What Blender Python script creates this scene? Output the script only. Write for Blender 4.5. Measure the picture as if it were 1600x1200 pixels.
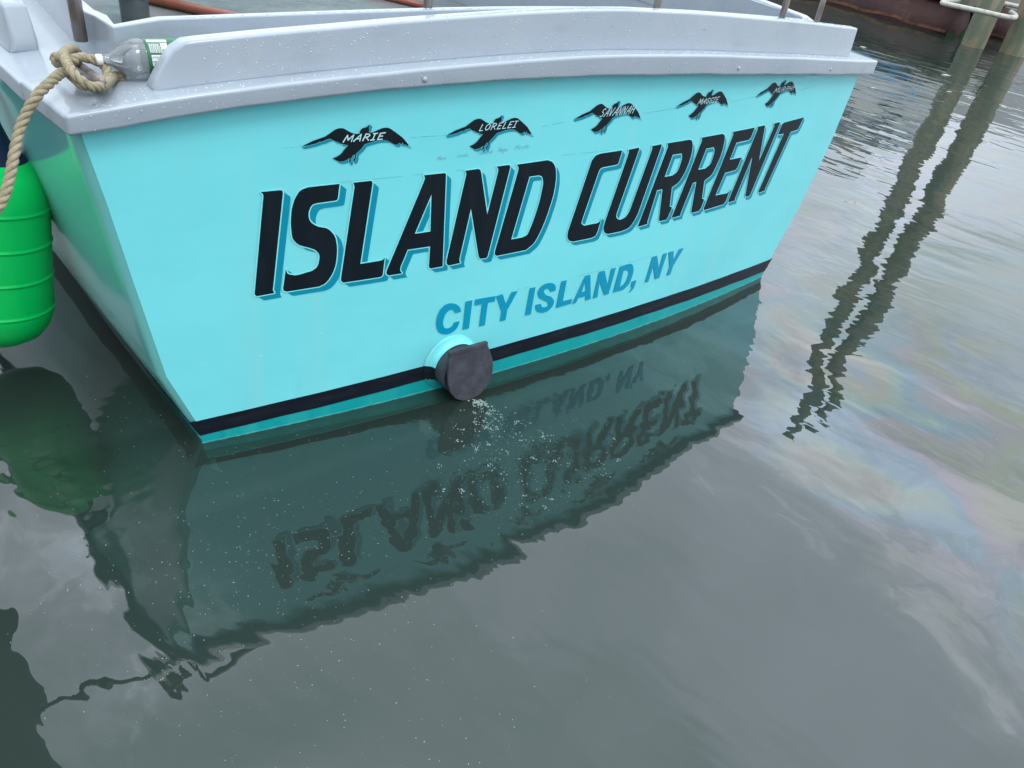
import bpy, bmesh, math, random
import numpy as np
from mathutils import Vector, Matrix, Euler
from mathutils.geometry import tessellate_polygon

for o in list(bpy.data.objects): bpy.data.objects.remove(o)
SC = bpy.context.scene
COL = SC.collection
rng = random.Random(7)
PI = math.pi

# ------------------------------------------------------------------ camera
cam_d = bpy.data.cameras.new('camera')
cam = bpy.data.objects.new('camera', cam_d); COL.objects.link(cam)
cam_d.sensor_width = 36; cam_d.lens = 27.0; cam_d.clip_start = .05; cam_d.clip_end = 2000
RM = Matrix(((0.9853677, -0.1704420, 0.0), (0.0986888, 0.5705444, -0.8153157), (0.1389640, 0.8033857, 0.5790167)))
cam.matrix_world = Matrix.Translation((0, 0, 2.0)) @ RM.to_4x4()
SC.camera = cam

# ------------------------------------------------------------------ world: overcast sky
W = bpy.data.worlds.new('World'); SC.world = W; W.use_nodes = True
nt = W.node_tree; N = nt.nodes; LK = nt.links
for n in list(N): N.remove(n)
wo = N.new('ShaderNodeOutputWorld'); bg = N.new('ShaderNodeBackground'); bg.inputs['Strength'].default_value = 0.13
SUN_EL, SUN_AZ = math.radians(58), math.radians(150)      # azimuth from +Y clockwise
sky = N.new('ShaderNodeTexSky'); sky.sky_type = 'NISHITA'; sky.sun_disc = False
sky.sun_elevation = SUN_EL; sky.sun_rotation = SUN_AZ; sky.air_density = 1.0; sky.dust_density = 2.0
tc = N.new('ShaderNodeTexCoord')
sep = N.new('ShaderNodeSeparateXYZ'); LK.new(tc.outputs['Generated'], sep.inputs[0])
# cloud deck: project direction on a flat layer overhead so that clouds get smaller towards the horizon
zz = N.new('ShaderNodeMath'); zz.operation = 'MAXIMUM'; zz.inputs[1].default_value = 0.0; LK.new(sep.outputs['Z'], zz.inputs[0])
za = N.new('ShaderNodeMath'); za.operation = 'ADD'; za.inputs[1].default_value = 0.22; LK.new(zz.outputs[0], za.inputs[0])
dv = N.new('ShaderNodeVectorMath'); dv.operation = 'DIVIDE'
cz = N.new('ShaderNodeCombineXYZ')
for i in range(3): LK.new(za.outputs[0], cz.inputs[i])
LK.new(tc.outputs['Generated'], dv.inputs[0]); LK.new(cz.outputs[0], dv.inputs[1])
cn = N.new('ShaderNodeTexNoise'); cn.inputs['Scale'].default_value = 1.5; cn.inputs['Detail'].default_value = 5; cn.inputs['Roughness'].default_value = .5
cn.inputs['Distortion'].default_value = .6
LK.new(dv.outputs[0], cn.inputs['Vector'])
cr = N.new('ShaderNodeValToRGB'); cr.color_ramp.elements[0].position = .33; cr.color_ramp.elements[1].position = .68
cr.color_ramp.elements[0].color = (6.6, 7.9, 8.2, 1); cr.color_ramp.elements[1].color = (11.8, 12.6, 14.6, 1)
LK.new(cn.outputs['Fac'], cr.inputs[0])
# overcast sky grows brighter from the horizon to the zenith
gm = N.new('ShaderNodeMapRange'); gm.inputs['From Min'].default_value = 0; gm.inputs['From Max'].default_value = 1
gm.inputs['To Min'].default_value = .78; gm.inputs['To Max'].default_value = 1.95
LK.new(zz.outputs[0], gm.inputs['Value'])
# the cloud deck is a little thinner, hence brighter, towards open water beyond the boat
dt = N.new('ShaderNodeVectorMath'); dt.operation = 'DOT_PRODUCT'; dt.inputs[1].default_value = (.12, .27, 0); LK.new(tc.outputs['Generated'], dt.inputs[0])
ad = N.new('ShaderNodeMath'); ad.operation = 'ADD'; ad.inputs[1].default_value = 1.0; LK.new(dt.outputs['Value'], ad.inputs[0])
mg = N.new('ShaderNodeMath'); mg.operation = 'MULTIPLY'; LK.new(ad.outputs[0], mg.inputs[0]); LK.new(gm.outputs[0], mg.inputs[1])
ml = N.new('ShaderNodeVectorMath'); ml.operation = 'SCALE'; LK.new(cr.outputs[0], ml.inputs[0]); LK.new(mg.outputs[0], ml.inputs['Scale'])
mx = N.new('ShaderNodeMix'); mx.data_type = 'RGBA'; mx.inputs[0].default_value = .9
LK.new(sky.outputs[0], mx.inputs[6]); LK.new(ml.outputs[0], mx.inputs[7])
LK.new(mx.outputs[2], bg.inputs['Color']); LK.new(bg.outputs[0], wo.inputs[0])

sd = bpy.data.lights.new('sun', 'SUN'); sd.energy = 1.0; sd.angle = math.radians(18); sd.color = (1, .96, .9)
so = bpy.data.objects.new('sun', sd); COL.objects.link(so)
sdir = Vector((math.sin(SUN_AZ)*math.cos(SUN_EL), math.cos(SUN_AZ)*math.cos(SUN_EL), math.sin(SUN_EL)))
so.rotation_euler = sdir.to_track_quat('Z', 'Y').to_euler(); so.location = sdir*30
try:
    cy = SC.cycles; cy.max_bounces = 6; cy.diffuse_bounces = 2; cy.glossy_bounces = 3; cy.transmission_bounces = 3; cy.transparent_max_bounces = 6; cy.caustics_reflective = False; cy.caustics_refractive = False
except Exception: pass
SC.view_settings.view_transform = 'Standard'; SC.view_settings.look = 'None'
SC.view_settings.exposure = 0.0; SC.view_settings.gamma = 1.0; SC.view_settings.use_curve_mapping = False

# ------------------------------------------------------------------ helpers
def setp(o, label=None, cat=None, group=None, kind=None):
    if label: o['label'] = label
    if cat: o['category'] = cat
    if group: o['group'] = group
    if kind: o['kind'] = kind
    return o
def empty(name, loc=(0, 0, 0), rz=0, **k):
    o = bpy.data.objects.new(name, None); COL.objects.link(o); o.location = loc; o.rotation_euler = (0, 0, rz)
    o.empty_display_size = .1
    return setp(o, **k)
def mesh(name, vs, fs, mat, parent=None, smooth=False, mi=None, **k):
    me = bpy.data.meshes.new(name); me.from_pydata([tuple(v) for v in vs], [], fs); me.validate()
    bm = bmesh.new(); bm.from_mesh(me); bmesh.ops.recalc_face_normals(bm, faces=bm.faces); bm.to_mesh(me); bm.free()
    for m in (mat if isinstance(mat, (list, tuple)) else [mat]): me.materials.append(m)
    if mi is not None:
        for p, i in zip(me.polygons, mi): p.material_index = i
    if smooth: me.polygons.foreach_set('use_smooth', [True]*len(me.polygons))
    o = bpy.data.objects.new(name, me); COL.objects.link(o); o.parent = parent
    return setp(o, **k)
def bevel(o, w, seg=3, ang=35):
    m = o.modifiers.new('bevel', 'BEVEL'); m.width = w; m.segments = seg; m.limit_method = 'ANGLE'; m.angle_limit = math.radians(ang)
    me = o.data; me.polygons.foreach_set('use_smooth', [True]*len(me.polygons))
    n = o.modifiers.new('wn', 'WEIGHTED_NORMAL'); n.keep_sharp = False
    return o
class MB:
    def __init__(s): s.v = []; s.f = []
    def add(s, vs, fs):
        b = len(s.v); s.v += [tuple(v) for v in vs]; s.f += [tuple(b+i for i in f) for f in fs]; return s
    def box(s, c, d, rz=0, rx=0, ry=0):
        R = Euler((rx, ry, rz)).to_matrix(); c = Vector(c)
        vs = [c + R @ Vector((x*d[0]/2, y*d[1]/2, z*d[2]/2)) for x in (-1, 1) for y in (-1, 1) for z in (-1, 1)]
        return s.add(vs, [(0, 1, 3, 2), (4, 6, 7, 5), (0, 4, 5, 1), (2, 3, 7, 6), (0, 2, 6, 4), (1, 5, 7, 3)])
    def tube(s, pts, r, n=12, caps=True):
        P = [Vector(p) for p in pts]; k = len(P); rr = r if isinstance(r, (list, tuple)) else [r]*k
        t0 = (P[1]-P[0]).normalized(); a = t0.orthogonal().normalized(); vs = []; fs = []
        for i in range(k):
            t = (P[min(i+1, k-1)]-P[max(i-1, 0)]).normalized(); a = (a - t*a.dot(t)).normalized(); b = t.cross(a)
            for j in range(n):
                w = 2*PI*j/n; vs.append(P[i]+(a*math.cos(w)+b*math.sin(w))*rr[i])
        for i in range(k-1):
            for j in range(n): fs.append((i*n+j, i*n+(j+1) % n, (i+1)*n+(j+1) % n, (i+1)*n+j))
        if caps: fs.append(tuple(range(n))[::-1]); fs.append(tuple((k-1)*n+j for j in range(n)))
        return s.add(vs, fs)
    def lathe(s, prof, n=48, c=(0, 0, 0), M=None):
        vs = []; fs = []; M = M or Matrix.Identity(3); c = Vector(c)
        for r, z in prof:
            for j in range(n): w = 2*PI*j/n; vs.append(c + M @ Vector((r*math.cos(w), r*math.sin(w), z)))
        for i in range(len(prof)-1):
            for j in range(n): fs.append((i*n+j, i*n+(j+1) % n, (i+1)*n+(j+1) % n, (i+1)*n+j))
        return s.add(vs, fs)
    def make(s, name, mat, parent=None, smooth=False, **k): return mesh(name, s.v, s.f, mat, parent, smooth, **k)
def catmull(P, n=8):
    P = [Vector(p) for p in P]; out = []
    for i in range(len(P)-1):
        p0 = P[i-1] if i else P[0]*2-P[1]; p1 = P[i]; p2 = P[i+1]; p3 = P[i+2] if i+2 < len(P) else P[-1]*2-P[-2]
        for k in range(n):
            t = k/n; out.append(.5*((2*p1)+(p2-p0)*t+(2*p0-5*p1+4*p2-p3)*t*t+(3*p1-p0-3*p2+p3)*t**3))
    out.append(P[-1]); return out
def resample(P, step):
    out = [P[0]]; acc = 0
    for i in range(1, len(P)):
        a, b = P[i-1], P[i]; d = (b-a).length
        while acc + d >= step and d > 1e-9:
            a = a.lerp(b, (step-acc)/d); out.append(a.copy()); d = (b-a).length; acc = 0
        acc += d
    return out
def laid_rope(path, R, pitch):
    """three-strand laid rope along a path, one mesh"""
    P = resample(catmull(path, 10), R*.42); mb = MB(); k = len(P)
    t0 = (P[1]-P[0]).normalized(); a = t0.orthogonal().normalized(); fr = []; L = 0
    for i in range(k):
        t = (P[min(i+1, k-1)]-P[max(i-1, 0)]).normalized(); a = (a-t*a.dot(t)).normalized(); fr.append((P[i], a.copy(), t.cross(a), L))
        if i+1 < k: L += (P[i+1]-P[i]).length
    for s in range(3):
        pts = []
        for p, a, b, l in fr:
            w = 2*PI*l/pitch + s*2*PI/3; pts.append(p+(a*math.cos(w)+b*math.sin(w))*R*.50)
        mb.tube(pts, R*.53, 9)
    return mb

# ------------------------------------------------------------------ materials
def mat(name, col, rough=.5, metal=0., noise=None, bump=None, spec=.5, coat=0., ior=1.45):
    m = bpy.data.materials.new(name); m.use_nodes = True; t = m.node_tree; p = t.nodes['Principled BSDF']
    p.inputs['Base Color'].default_value = (*col, 1); p.inputs['Roughness'].default_value = rough; p.inputs['Metallic'].default_value = metal
    p.inputs['Specular IOR Level'].default_value = spec; p.inputs['Coat Weight'].default_value = coat; p.inputs['Coat Roughness'].default_value = .06
    p.inputs['IOR'].default_value = ior
    tcn = t.nodes.new('ShaderNodeTexCoord')
    if noise:   # list of (scale, colour2, lo, hi, amount, stretch)
        src = None
        for sc, c2, lo, hi, amt, st in noise:
            mp = t.nodes.new('ShaderNodeMapping'); mp.inputs['Scale'].default_value = st; t.links.new(tcn.outputs['Object'], mp.inputs[0])
            n = t.nodes.new('ShaderNodeTexNoise'); n.inputs['Scale'].default_value = sc; n.inputs['Detail'].default_value = 6; n.inputs['Roughness'].default_value = .6
            t.links.new(mp.outputs[0], n.inputs['Vector'])
            r = t.nodes.new('ShaderNodeMapRange'); r.inputs['From Min'].default_value = lo; r.inputs['From Max'].default_value = hi; r.inputs['To Max'].default_value = amt
            t.links.new(n.outputs['Fac'], r.inputs['Value'])
            x = t.nodes.new('ShaderNodeMix'); x.data_type = 'RGBA'; t.links.new(r.outputs[0], x.inputs[0]); x.inputs[7].default_value = (*c2, 1)
            if src: t.links.new(src, x.inputs[6])
            else: x.inputs[6].default_value = (*col, 1)
            src = x.outputs[2]
        t.links.new(src, p.inputs['Base Color'])
    if bump:    # list of (scale, height, stretch)
        h = None
        for sc, ht, st in bump:
            mp = t.nodes.new('ShaderNodeMapping'); mp.inputs['Scale'].default_value = st; t.links.new(tcn.outputs['Object'], mp.inputs[0])
            n = t.nodes.new('ShaderNodeTexNoise'); n.inputs['Scale'].default_value = sc; n.inputs['Detail'].default_value = 4
            t.links.new(mp.outputs[0], n.inputs['Vector'])
            u = t.nodes.new('ShaderNodeMath'); u.operation = 'MULTIPLY_ADD'; t.links.new(n.outputs['Fac'], u.inputs[0]); u.inputs[1].default_value = ht
            if h: t.links.new(h, u.inputs[2])
            else: u.inputs[2].default_value = 0
            h = u.outputs[0]
        b = t.nodes.new('ShaderNodeBump'); b.inputs['Distance'].default_value = 1; b.inputs['Strength'].default_value = 1
        t.links.new(h, b.inputs['Height']); t.links.new(b.outputs[0], p.inputs['Normal'])
    return m
I1 = (1, 1, 1)
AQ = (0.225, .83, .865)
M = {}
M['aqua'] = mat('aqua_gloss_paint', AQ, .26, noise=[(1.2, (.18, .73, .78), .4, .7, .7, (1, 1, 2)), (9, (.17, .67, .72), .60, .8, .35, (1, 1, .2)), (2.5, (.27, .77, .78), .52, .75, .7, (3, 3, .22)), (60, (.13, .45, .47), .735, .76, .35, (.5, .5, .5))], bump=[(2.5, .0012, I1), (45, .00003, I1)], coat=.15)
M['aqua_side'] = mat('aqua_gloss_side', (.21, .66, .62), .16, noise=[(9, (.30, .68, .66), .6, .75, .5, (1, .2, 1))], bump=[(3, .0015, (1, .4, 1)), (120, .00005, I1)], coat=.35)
M['black'] = mat('black_sign_paint', (.004, .009, .014), .42, noise=[(20, (.011, .017, .024), .45, .75, .8, (1, 1, .15))], spec=.22)
M['blue'] = mat('blue_sign_paint', (.0, .29, .42), .35, noise=[(12, (.0, .26, .38), .4, .7, .6, I1)])
M['cityblue'] = mat('city_blue_paint', (.0, .33, .52), .35)
M['outline'] = mat('pale_outline_paint', (.27, .91, .93), .3)
M['stripe'] = mat('waterline_black', (.005, .008, .015), .42, noise=[(5, (.018, .023, .032), .5, .72, .8, (1, 1, 6)), (60, (.035, .04, .045), .66, .74, .5, (.3, .3, 1))], bump=[(60, .0002, I1)], spec=.3)
M['teal'] = mat('boot_top_teal', (.005, .37, .37), .3, noise=[(9, (.04, .44, .42), .5, .72, .7, (1, 1, .2)), (30, (.0, .24, .25), .6, .72, .5, (.7, .7, .3))])
M['scum'] = mat('waterline_scum', (.10, .42, .40), .5, noise=[(30, (.05, .25, .24), .45, .6, .8, I1)])
M['grey'] = mat('grey_deck_paint', (.385, .435, .49), .36, noise=[(3, (.34, .39, .445), .4, .7, .7, I1), (14, (.29, .33, .37), .56, .74, .55, (.35, 1, 1)), (70, (.10, .11, .12), .685, .72, .6, (.35, .6, 1)), (5, (.42, .44, .45), .60, .7, .5, (2, 2, .4))], bump=[(5, .0022, I1), (28, .0005, (.5, 1, 1)), (150, .00012, I1)], coat=.75)
M['deck'] = mat('wet_grey_deck', (.19, .20, .205), .2, noise=[(4, (.12, .125, .13), .4, .65, .8, I1)], bump=[(30, .0008, I1)])
M['steel'] = mat('weathered_post', (.30, .265, .24), .38, .35, noise=[(25, (.14, .10, .08), .45, .65, .8, (1, 1, .3))], bump=[(80, .0003, I1)])
M['rope'] = mat('manila_rope', (.36, .31, .21), .85, noise=[(60, (.20, .165, .10), .45, .7, .8, I1), (300, (.5, .45, .33), .55, .7, .5, I1)], bump=[(420, .0006, (1, 1, .4))], spec=.2)
M['green'] = mat('green_fender_vinyl', (.0, .68, .13), .32, noise=[(3, (.0, .58, .13), .4, .7, .6, I1), (90, (.02, .40, .12), .66, .70, .5, I1), (1.6, (.03, .50, .16), .5, .7, .5, (1, 1, .4))], bump=[(4, .002, I1)])
M['navy'] = mat('navy_vinyl', (.008, .015, .055), .4)
M['rubber'] = mat('grey_rubber', (.045, .047, .060), .6, noise=[(14, (.085, .088, .105), .45, .65, .8, I1), (130, (.012, .012, .015), .63, .68, .8, I1), (40, (.12, .12, .135), .64, .72, .5, (1, 1, .3))], bump=[(40, .0006, I1), (180, .0004, I1)])
M['rust'] = mat('rusty_steel', (.075, .032, .028), .75, noise=[(1.6, (.035, .020, .026), .4, .65, .9, I1), (6, (.16, .075, .045), .58, .72, .6, (1, 1, .5)), (22, (.20, .17, .16), .68, .76, .6, I1)], bump=[(5, .02, I1), (30, .006, I1)])
M['rustband'] = mat('orange_rust_tide_band', (.20, .085, .045), .8, noise=[(8, (.08, .035, .03), .45, .65, .9, I1)], bump=[(20, .01, I1)])
M['weed'] = mat('green_weed', (.018, .042, .016), .5, noise=[(9, (.03, .06, .015), .5, .7, .8, I1)], spec=.1)
M['yweed'] = mat('bright_weed', (.10, .17, .03), .5)
M['pile'] = mat('wet_piling_wood', (.33, .29, .20), .65, noise=[(4, (.15, .175, .12), .42, .58, .95, (1, 1, .25)), (2.2, (.36, .27, .16), .52, .66, .8, (1, 1, .5)), (22, (.30, .27, .20), .6, .72, .6, (1, 1, .08))], bump=[(18, .01, (1, 1, .06))])
M['piledark'] = mat('dark_dock_piling', (.045, .04, .03), .7, noise=[(7, (.02, .025, .02), .4, .65, .9, (1, 1, .3)), (5, (.10, .06, .035), .62, .72, .5, I1)], bump=[(18, .01, (1, 1, .1))])
M['plank'] = mat('dock_plank', (.27, .26, .21), .75, noise=[(6, (.17, .17, .13), .4, .65, .8, (.2, 1, 1))], bump=[(30, .004, (.1, 1, 1))])
M['galv'] = mat('galvanised_pipe', (.55, .53, .47), .5, noise=[(16, (.30, .24, .17), .55, .7, .8, I1)])
M['white'] = mat('white_gelcoat', (.75, .77, .78), .25)
M['canvas'] = mat('blue_canvas', (.10, .38, .80), .8)
M['tan'] = mat('tan_panel', (.42, .33, .22), .7)
M['darkglass'] = mat('dark_window', (.02, .025, .03), .08)
M['pole'] = mat('red_brown_pole', (.27, .085, .05), .3, noise=[(20, (.18, .06, .04), .45, .7, .7, I1)])
M['tealtop'] = mat('teal_plastic', (.0, .19, .24), .35)
M['legmat'] = mat('grey_green_post', (.13, .16, .155), .3)
M['orange'] = mat('orange_plastic', (.65, .12, .02), .4)
M['cream'] = mat('cream_sole', (.6, .5, .42), .6)
M['labelgreen'] = mat('label_green', (.015, .14, .055), .35)
M['labelwhite'] = mat('label_white', (.8, .83, .8), .4)
M['ink'] = mat('label_ink', (.03, .03, .03), .4)
M['pencil'] = mat('pencil_grey', (.17, .48, .52), .7)
M['foam'] = mat('foam_white', (.29, .37, .35), .3)
M['speck'] = mat('floating_speck', (.42, .46, .42), .6)
# clear plastic and water drops
def clear(name, tint, refl_ior, thin=.9):
    m = bpy.data.materials.new(name); m.use_nodes = True; t = m.node_tree; o = t.nodes['Material Output']; t.nodes.remove(t.nodes['Principled BSDF'])
    tr = t.nodes.new('ShaderNodeBsdfTransparent'); tr.inputs[0].default_value = (*tint, 1)
    gl = t.nodes.new('ShaderNodeBsdfGlossy'); gl.inputs['Roughness'].default_value = .06
    df = t.nodes.new('ShaderNodeBsdfDiffuse'); df.inputs[0].default_value = (.86, .92, .96, 1)
    fr = t.nodes.new('ShaderNodeFresnel'); fr.inputs[0].default_value = refl_ior
    a = t.nodes.new('ShaderNodeMixShader'); b = t.nodes.new('ShaderNodeMixShader'); b.inputs[0].default_value = 1-thin
    t.links.new(fr.outputs[0], a.inputs[0]); t.links.new(tr.outputs[0], a.inputs[1]); t.links.new(gl.outputs[0], a.inputs[2])
    t.links.new(a.outputs[0], b.inputs[1]); t.links.new(df.outputs[0], b.inputs[2]); t.links.new(b.outputs[0], o.inputs[0])
    return m
M['plastic'] = clear('clear_bottle_plastic', (.96, .98, .98), 1.8, .85)
M['drop'] = mat('rain_drop', (.66, .72, .76), .08, ior=1.5)
M['silt'] = mat('turbid_silt', (.035, .052, .042), .9, spec=0)
M['namewhite'] = mat('pale_name_paint', (.55, .85, .88), .35)

# ------------------------------------------------------------------ water
def water_mat():
    m = bpy.data.materials.new('harbour_water'); m.use_nodes = True; t = m.node_tree; p = t.nodes['Principled BSDF']; nn = t.nodes; L = t.links
    def math_(op, a, b=None, c=None):
        n = nn.new('ShaderNodeMath'); n.operation = op
        for i, v in enumerate((a, b, c)):
            if v is None: continue
            if isinstance(v, (int, float)): n.inputs[i].default_value = v
            else: L.new(v, n.inputs[i])
        return n.outputs[0]
    tcn = nn.new('ShaderNodeTexCoord'); P = tcn.outputs['Object']
    def warp(src, sc, amt):
        n = nn.new('ShaderNodeTexNoise'); n.inputs['Scale'].default_value = sc; n.inputs['Detail'].default_value = 3; L.new(src, n.inputs['Vector'])
        s = nn.new('ShaderNodeVectorMath'); s.operation = 'SUBTRACT'; L.new(n.outputs['Color'], s.inputs[0]); s.inputs[1].default_value = (.5, .5, .5)
        k = nn.new('ShaderNodeVectorMath'); k.operation = 'SCALE'; L.new(s.outputs[0], k.inputs[0]); k.inputs['Scale'].default_value = amt
        a = nn.new('ShaderNodeVectorMath'); a.operation = 'ADD'; L.new(src, a.inputs[0]); L.new(k.outputs[0], a.inputs[1]); return a.outputs[0]
    def noise(src, sc, det=2, rough=.5, dist=0):
        n = nn.new('ShaderNodeTexNoise'); n.inputs['Scale'].default_value = sc; n.inputs['Detail'].default_value = det
        n.inputs['Roughness'].default_value = rough; n.inputs['Distortion'].default_value = dist; L.new(src, n.inputs['Vector']); return n.outputs['Fac']
    def rot(src, deg, st):
        r = nn.new('ShaderNodeVectorRotate'); r.rotation_type = 'Z_AXIS'; r.inputs['Angle'].default_value = math.radians(deg); L.new(src, r.inputs['Vector'])
        k = nn.new('ShaderNodeVectorMath'); k.operation = 'MULTIPLY'; L.new(r.outputs[0], k.inputs[0]); k.inputs[1].default_value = st; return k.outputs[0]
    def dist(c):
        d = nn.new('ShaderNodeVectorMath'); d.operation = 'DISTANCE'; L.new(P, d.inputs[0]); d.inputs[1].default_value = c; return d.outputs['Value']
    def ramp(v, lo, hi, a=0., b=1., smooth=True):
        n = nn.new('ShaderNodeMapRange'); n.interpolation_type = 'SMOOTHSTEP' if smooth else 'LINEAR'
        for k_, x in (('From Min', lo), ('From Max', hi), ('To Min', a), ('To Max', b)): n.inputs[k_].default_value = x
        L.new(v, n.inputs['Value']); return n.outputs[0]
    # wavelets (metres of height)
    crest = rot(warp(P, 1.5, .25), 36, (.30, 1, 1))       # long crests running away to the right
    crest2 = rot(P, -6, (.45, 1, 1))
    patch = ramp(noise(P, .8, 1), .35, .65, .45, 1.2)
    h = math_('MULTIPLY', noise(crest, 4.6, 2, .45), .0062)
    h = math_('MULTIPLY_ADD', noise(crest, 2.2, 1, .5), .0050, h)
    h = math_('MULTIPLY_ADD', noise(crest, 12, 2, .5), .0006, h)
    h = math_('MULTIPLY_ADD', noise(crest2, 15, 1, .5), .00035, h)
    sx = nn.new('ShaderNodeSeparateXYZ'); L.new(P, sx.inputs[0])
    near = ramp(dist((-.3, 1.2, 0)), 1.0, 3.4, 1.0, 1.45)   # calmer in the shelter below the stern
    h = math_('MULTIPLY', h, math_('MULTIPLY', patch, near))
    # exhaust outfall: fine choppy ripples
    ex_d = dist((-.06, 2.46, 0)); exm = ramp(ex_d, .12, .62, 1., 0.)
    h = math_('MULTIPLY_ADD', math_('MULTIPLY', noise(P, 30, 3, .6), exm), .0011, h)
    ring = math_('MULTIPLY', math_('SINE', math_('MULTIPLY', ex_d, 105)), math_('MULTIPLY', ramp(ex_d, .08, .75, 1., 0.), ramp(noise(P, 3, 1), .4, .6)))
    h = math_('MULTIPLY_ADD', ring, .00009, h)
    for c, k_, amp, r1 in (((-1.42, 2.02, 0), 95, .00022, .6), ((-1.40, 1.70, 0), 62, .0004, .75), ((-1.6, 1.25, 0), 50, .0006, .9)):
        d = math_('ADD', dist(c), math_('MULTIPLY', noise(P, 2.2, 1), .12))
        h = math_('MULTIPLY_ADD', math_('MULTIPLY', math_('SINE', math_('MULTIPLY', d, k_)), math_('MULTIPLY', ramp(d, .06, .22, 0., 1.), ramp(d, .2, r1, 1., 0.))), amp, h)
    b = nn.new('ShaderNodeBump'); b.inputs['Strength'].default_value = 1; b.inputs['Distance'].default_value = 1; L.new(h, b.inputs['Height']); 
    # oil film: swirled patches with a higher index and faint interference colours
    fw = warp(warp(rot(P, 36, (.78, 1.12, 1)), .9, 1.2), 3.0, .46)
    fA = noise(fw, 1.1, 7, .62)
    sd_ = math_('ADD', math_('MULTIPLY', math_('SUBTRACT', sx.outputs['X'], .95), .76), math_('MULTIPLY', math_('SUBTRACT', sx.outputs['Y'], 2.75), .65))
    fv = math_('ADD', math_('MULTIPLY', fA, .9), ramp(sd_, -.9, .9, -.06, .34))      # film lies on the open water to the right
    fv = math_('ADD', fv, ramp(dist((-1.40, 1.60, 0)), .15, 1.1, .15, 0.))
    swirl = math_('MULTIPLY', math_('SUBTRACT', noise(warp(fw, 3.6, .40), 2.6, 5, .6), .5), .62)
    film = math_('ADD', math_('MULTIPLY', ramp(fv, .46, .74), .62), math_('MULTIPLY', ramp(math_('ADD', fv, swirl), .58, .66), .38)); film2 = ramp(math_('ADD', fv, math_('MULTIPLY', swirl, .5)), .64, .80); streak = ramp(math_('ABSOLUTE', math_('SUBTRACT', noise(warp(fw, 5, .12), 2.2, 3), .5)), 0, .012, 1, 0)
    hue = math_('ADD', math_('MULTIPLY', noise(warp(P, 1.4, .5), .9, 2), 2.6), math_('MULTIPLY', noise(fw, 5, 2), .18))
    cr = nn.new('ShaderNodeValToRGB'); cr.color_ramp.interpolation = 'EASE'
    es = cr.color_ramp.elements; cols = [(0, (.92, .93, 1)), (.2, (1, .90, .74)), (.36, (.98, .80, .86)), (.5, (.68, .84, 1)), (.60, (.84, .98, .88)), (.72, (1, .88, .74)), (.9, (.85, .85, 1))]
    es[0].position = 0; es[0].color = (*cols[0][1], 1); es[1].position = .9; es[1].color = (*cols[-1][1], 1)
    for ps, c in cols[1:-1]: e = es.new(ps); e.color = (*c, 1)
    fr = nn.new('ShaderNodeMath'); fr.operation = 'FRACT'; L.new(hue, fr.inputs[0]); L.new(fr.outputs[0], cr.inputs[0])
    cl = nn.new('ShaderNodeMix'); cl.data_type = 'RGBA'; L.new(math_('MULTIPLY', film, ramp(dist((2.2, 3.0, 0)), .3, 2.0, .80, .20)), cl.inputs[0]); cl.inputs[6].default_value = (1, 1, 1, 1); L.new(cr.outputs[0], cl.inputs[7])
    ior = math_('MULTIPLY_ADD', film, .36, 1.57); ior = math_('MULTIPLY_ADD', film2, .24, ior); ior = math_('MULTIPLY_ADD', math_('MULTIPLY', streak, film), .08, ior)
    bc = nn.new('ShaderNodeMix'); bc.data_type = 'RGBA'; L.new(noise(P, .7, 3), bc.inputs[0]); bc.inputs[6].default_value = (.034, .060, .054, 1); bc.inputs[7].default_value = (.050, .078, .060, 1)
    nn.remove(p)
    fr_ = nn.new('ShaderNodeFresnel'); L.new(ior, fr_.inputs['IOR']); L.new(b.outputs[0], fr_.inputs['Normal'])
    gl = nn.new('ShaderNodeBsdfGlossy'); L.new(cl.outputs[2], gl.inputs['Color']); L.new(b.outputs[0], gl.inputs['Normal'])
    L.new(math_('MULTIPLY_ADD', exm, .03, .004), gl.inputs['Roughness'])
    df = nn.new('ShaderNodeBsdfDiffuse'); L.new(bc.outputs[2], df.inputs['Color'])
    tr = nn.new('ShaderNodeBsdfTransparent'); tr.inputs[0].default_value = (.80, .95, .90, 1)      # turbid: half of the light goes on down to what lies just under the surface
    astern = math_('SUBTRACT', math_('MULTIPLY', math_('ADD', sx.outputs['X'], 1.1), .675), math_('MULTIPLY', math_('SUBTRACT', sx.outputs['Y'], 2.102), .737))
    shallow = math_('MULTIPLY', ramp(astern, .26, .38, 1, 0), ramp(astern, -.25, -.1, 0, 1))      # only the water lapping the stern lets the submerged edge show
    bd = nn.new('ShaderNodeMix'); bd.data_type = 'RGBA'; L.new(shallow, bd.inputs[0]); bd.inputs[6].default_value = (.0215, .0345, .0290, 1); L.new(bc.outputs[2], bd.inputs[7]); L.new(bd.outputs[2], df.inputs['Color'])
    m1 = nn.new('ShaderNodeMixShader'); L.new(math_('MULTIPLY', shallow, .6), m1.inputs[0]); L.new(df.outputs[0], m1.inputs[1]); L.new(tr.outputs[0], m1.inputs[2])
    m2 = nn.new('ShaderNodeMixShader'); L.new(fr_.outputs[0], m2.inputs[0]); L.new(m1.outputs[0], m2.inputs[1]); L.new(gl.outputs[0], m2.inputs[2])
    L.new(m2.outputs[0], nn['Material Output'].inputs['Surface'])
    return m
mesh('water', [(-400, -400, 0), (400, -400, 0), (400, 400, 0), (-400, 400, 0)], [(0, 1, 2, 3)], water_mat(), kind='structure', label='calm murky green harbour water with a faint oil film and reflections')
mesh('silty_depth', [(-400, -400, -.16), (400, -400, -.16), (400, 400, -.16), (-400, 400, -.16)], [(0, 1, 2, 3)], M['silt'], kind='structure', label='dark turbid layer under the harbour surface')

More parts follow.
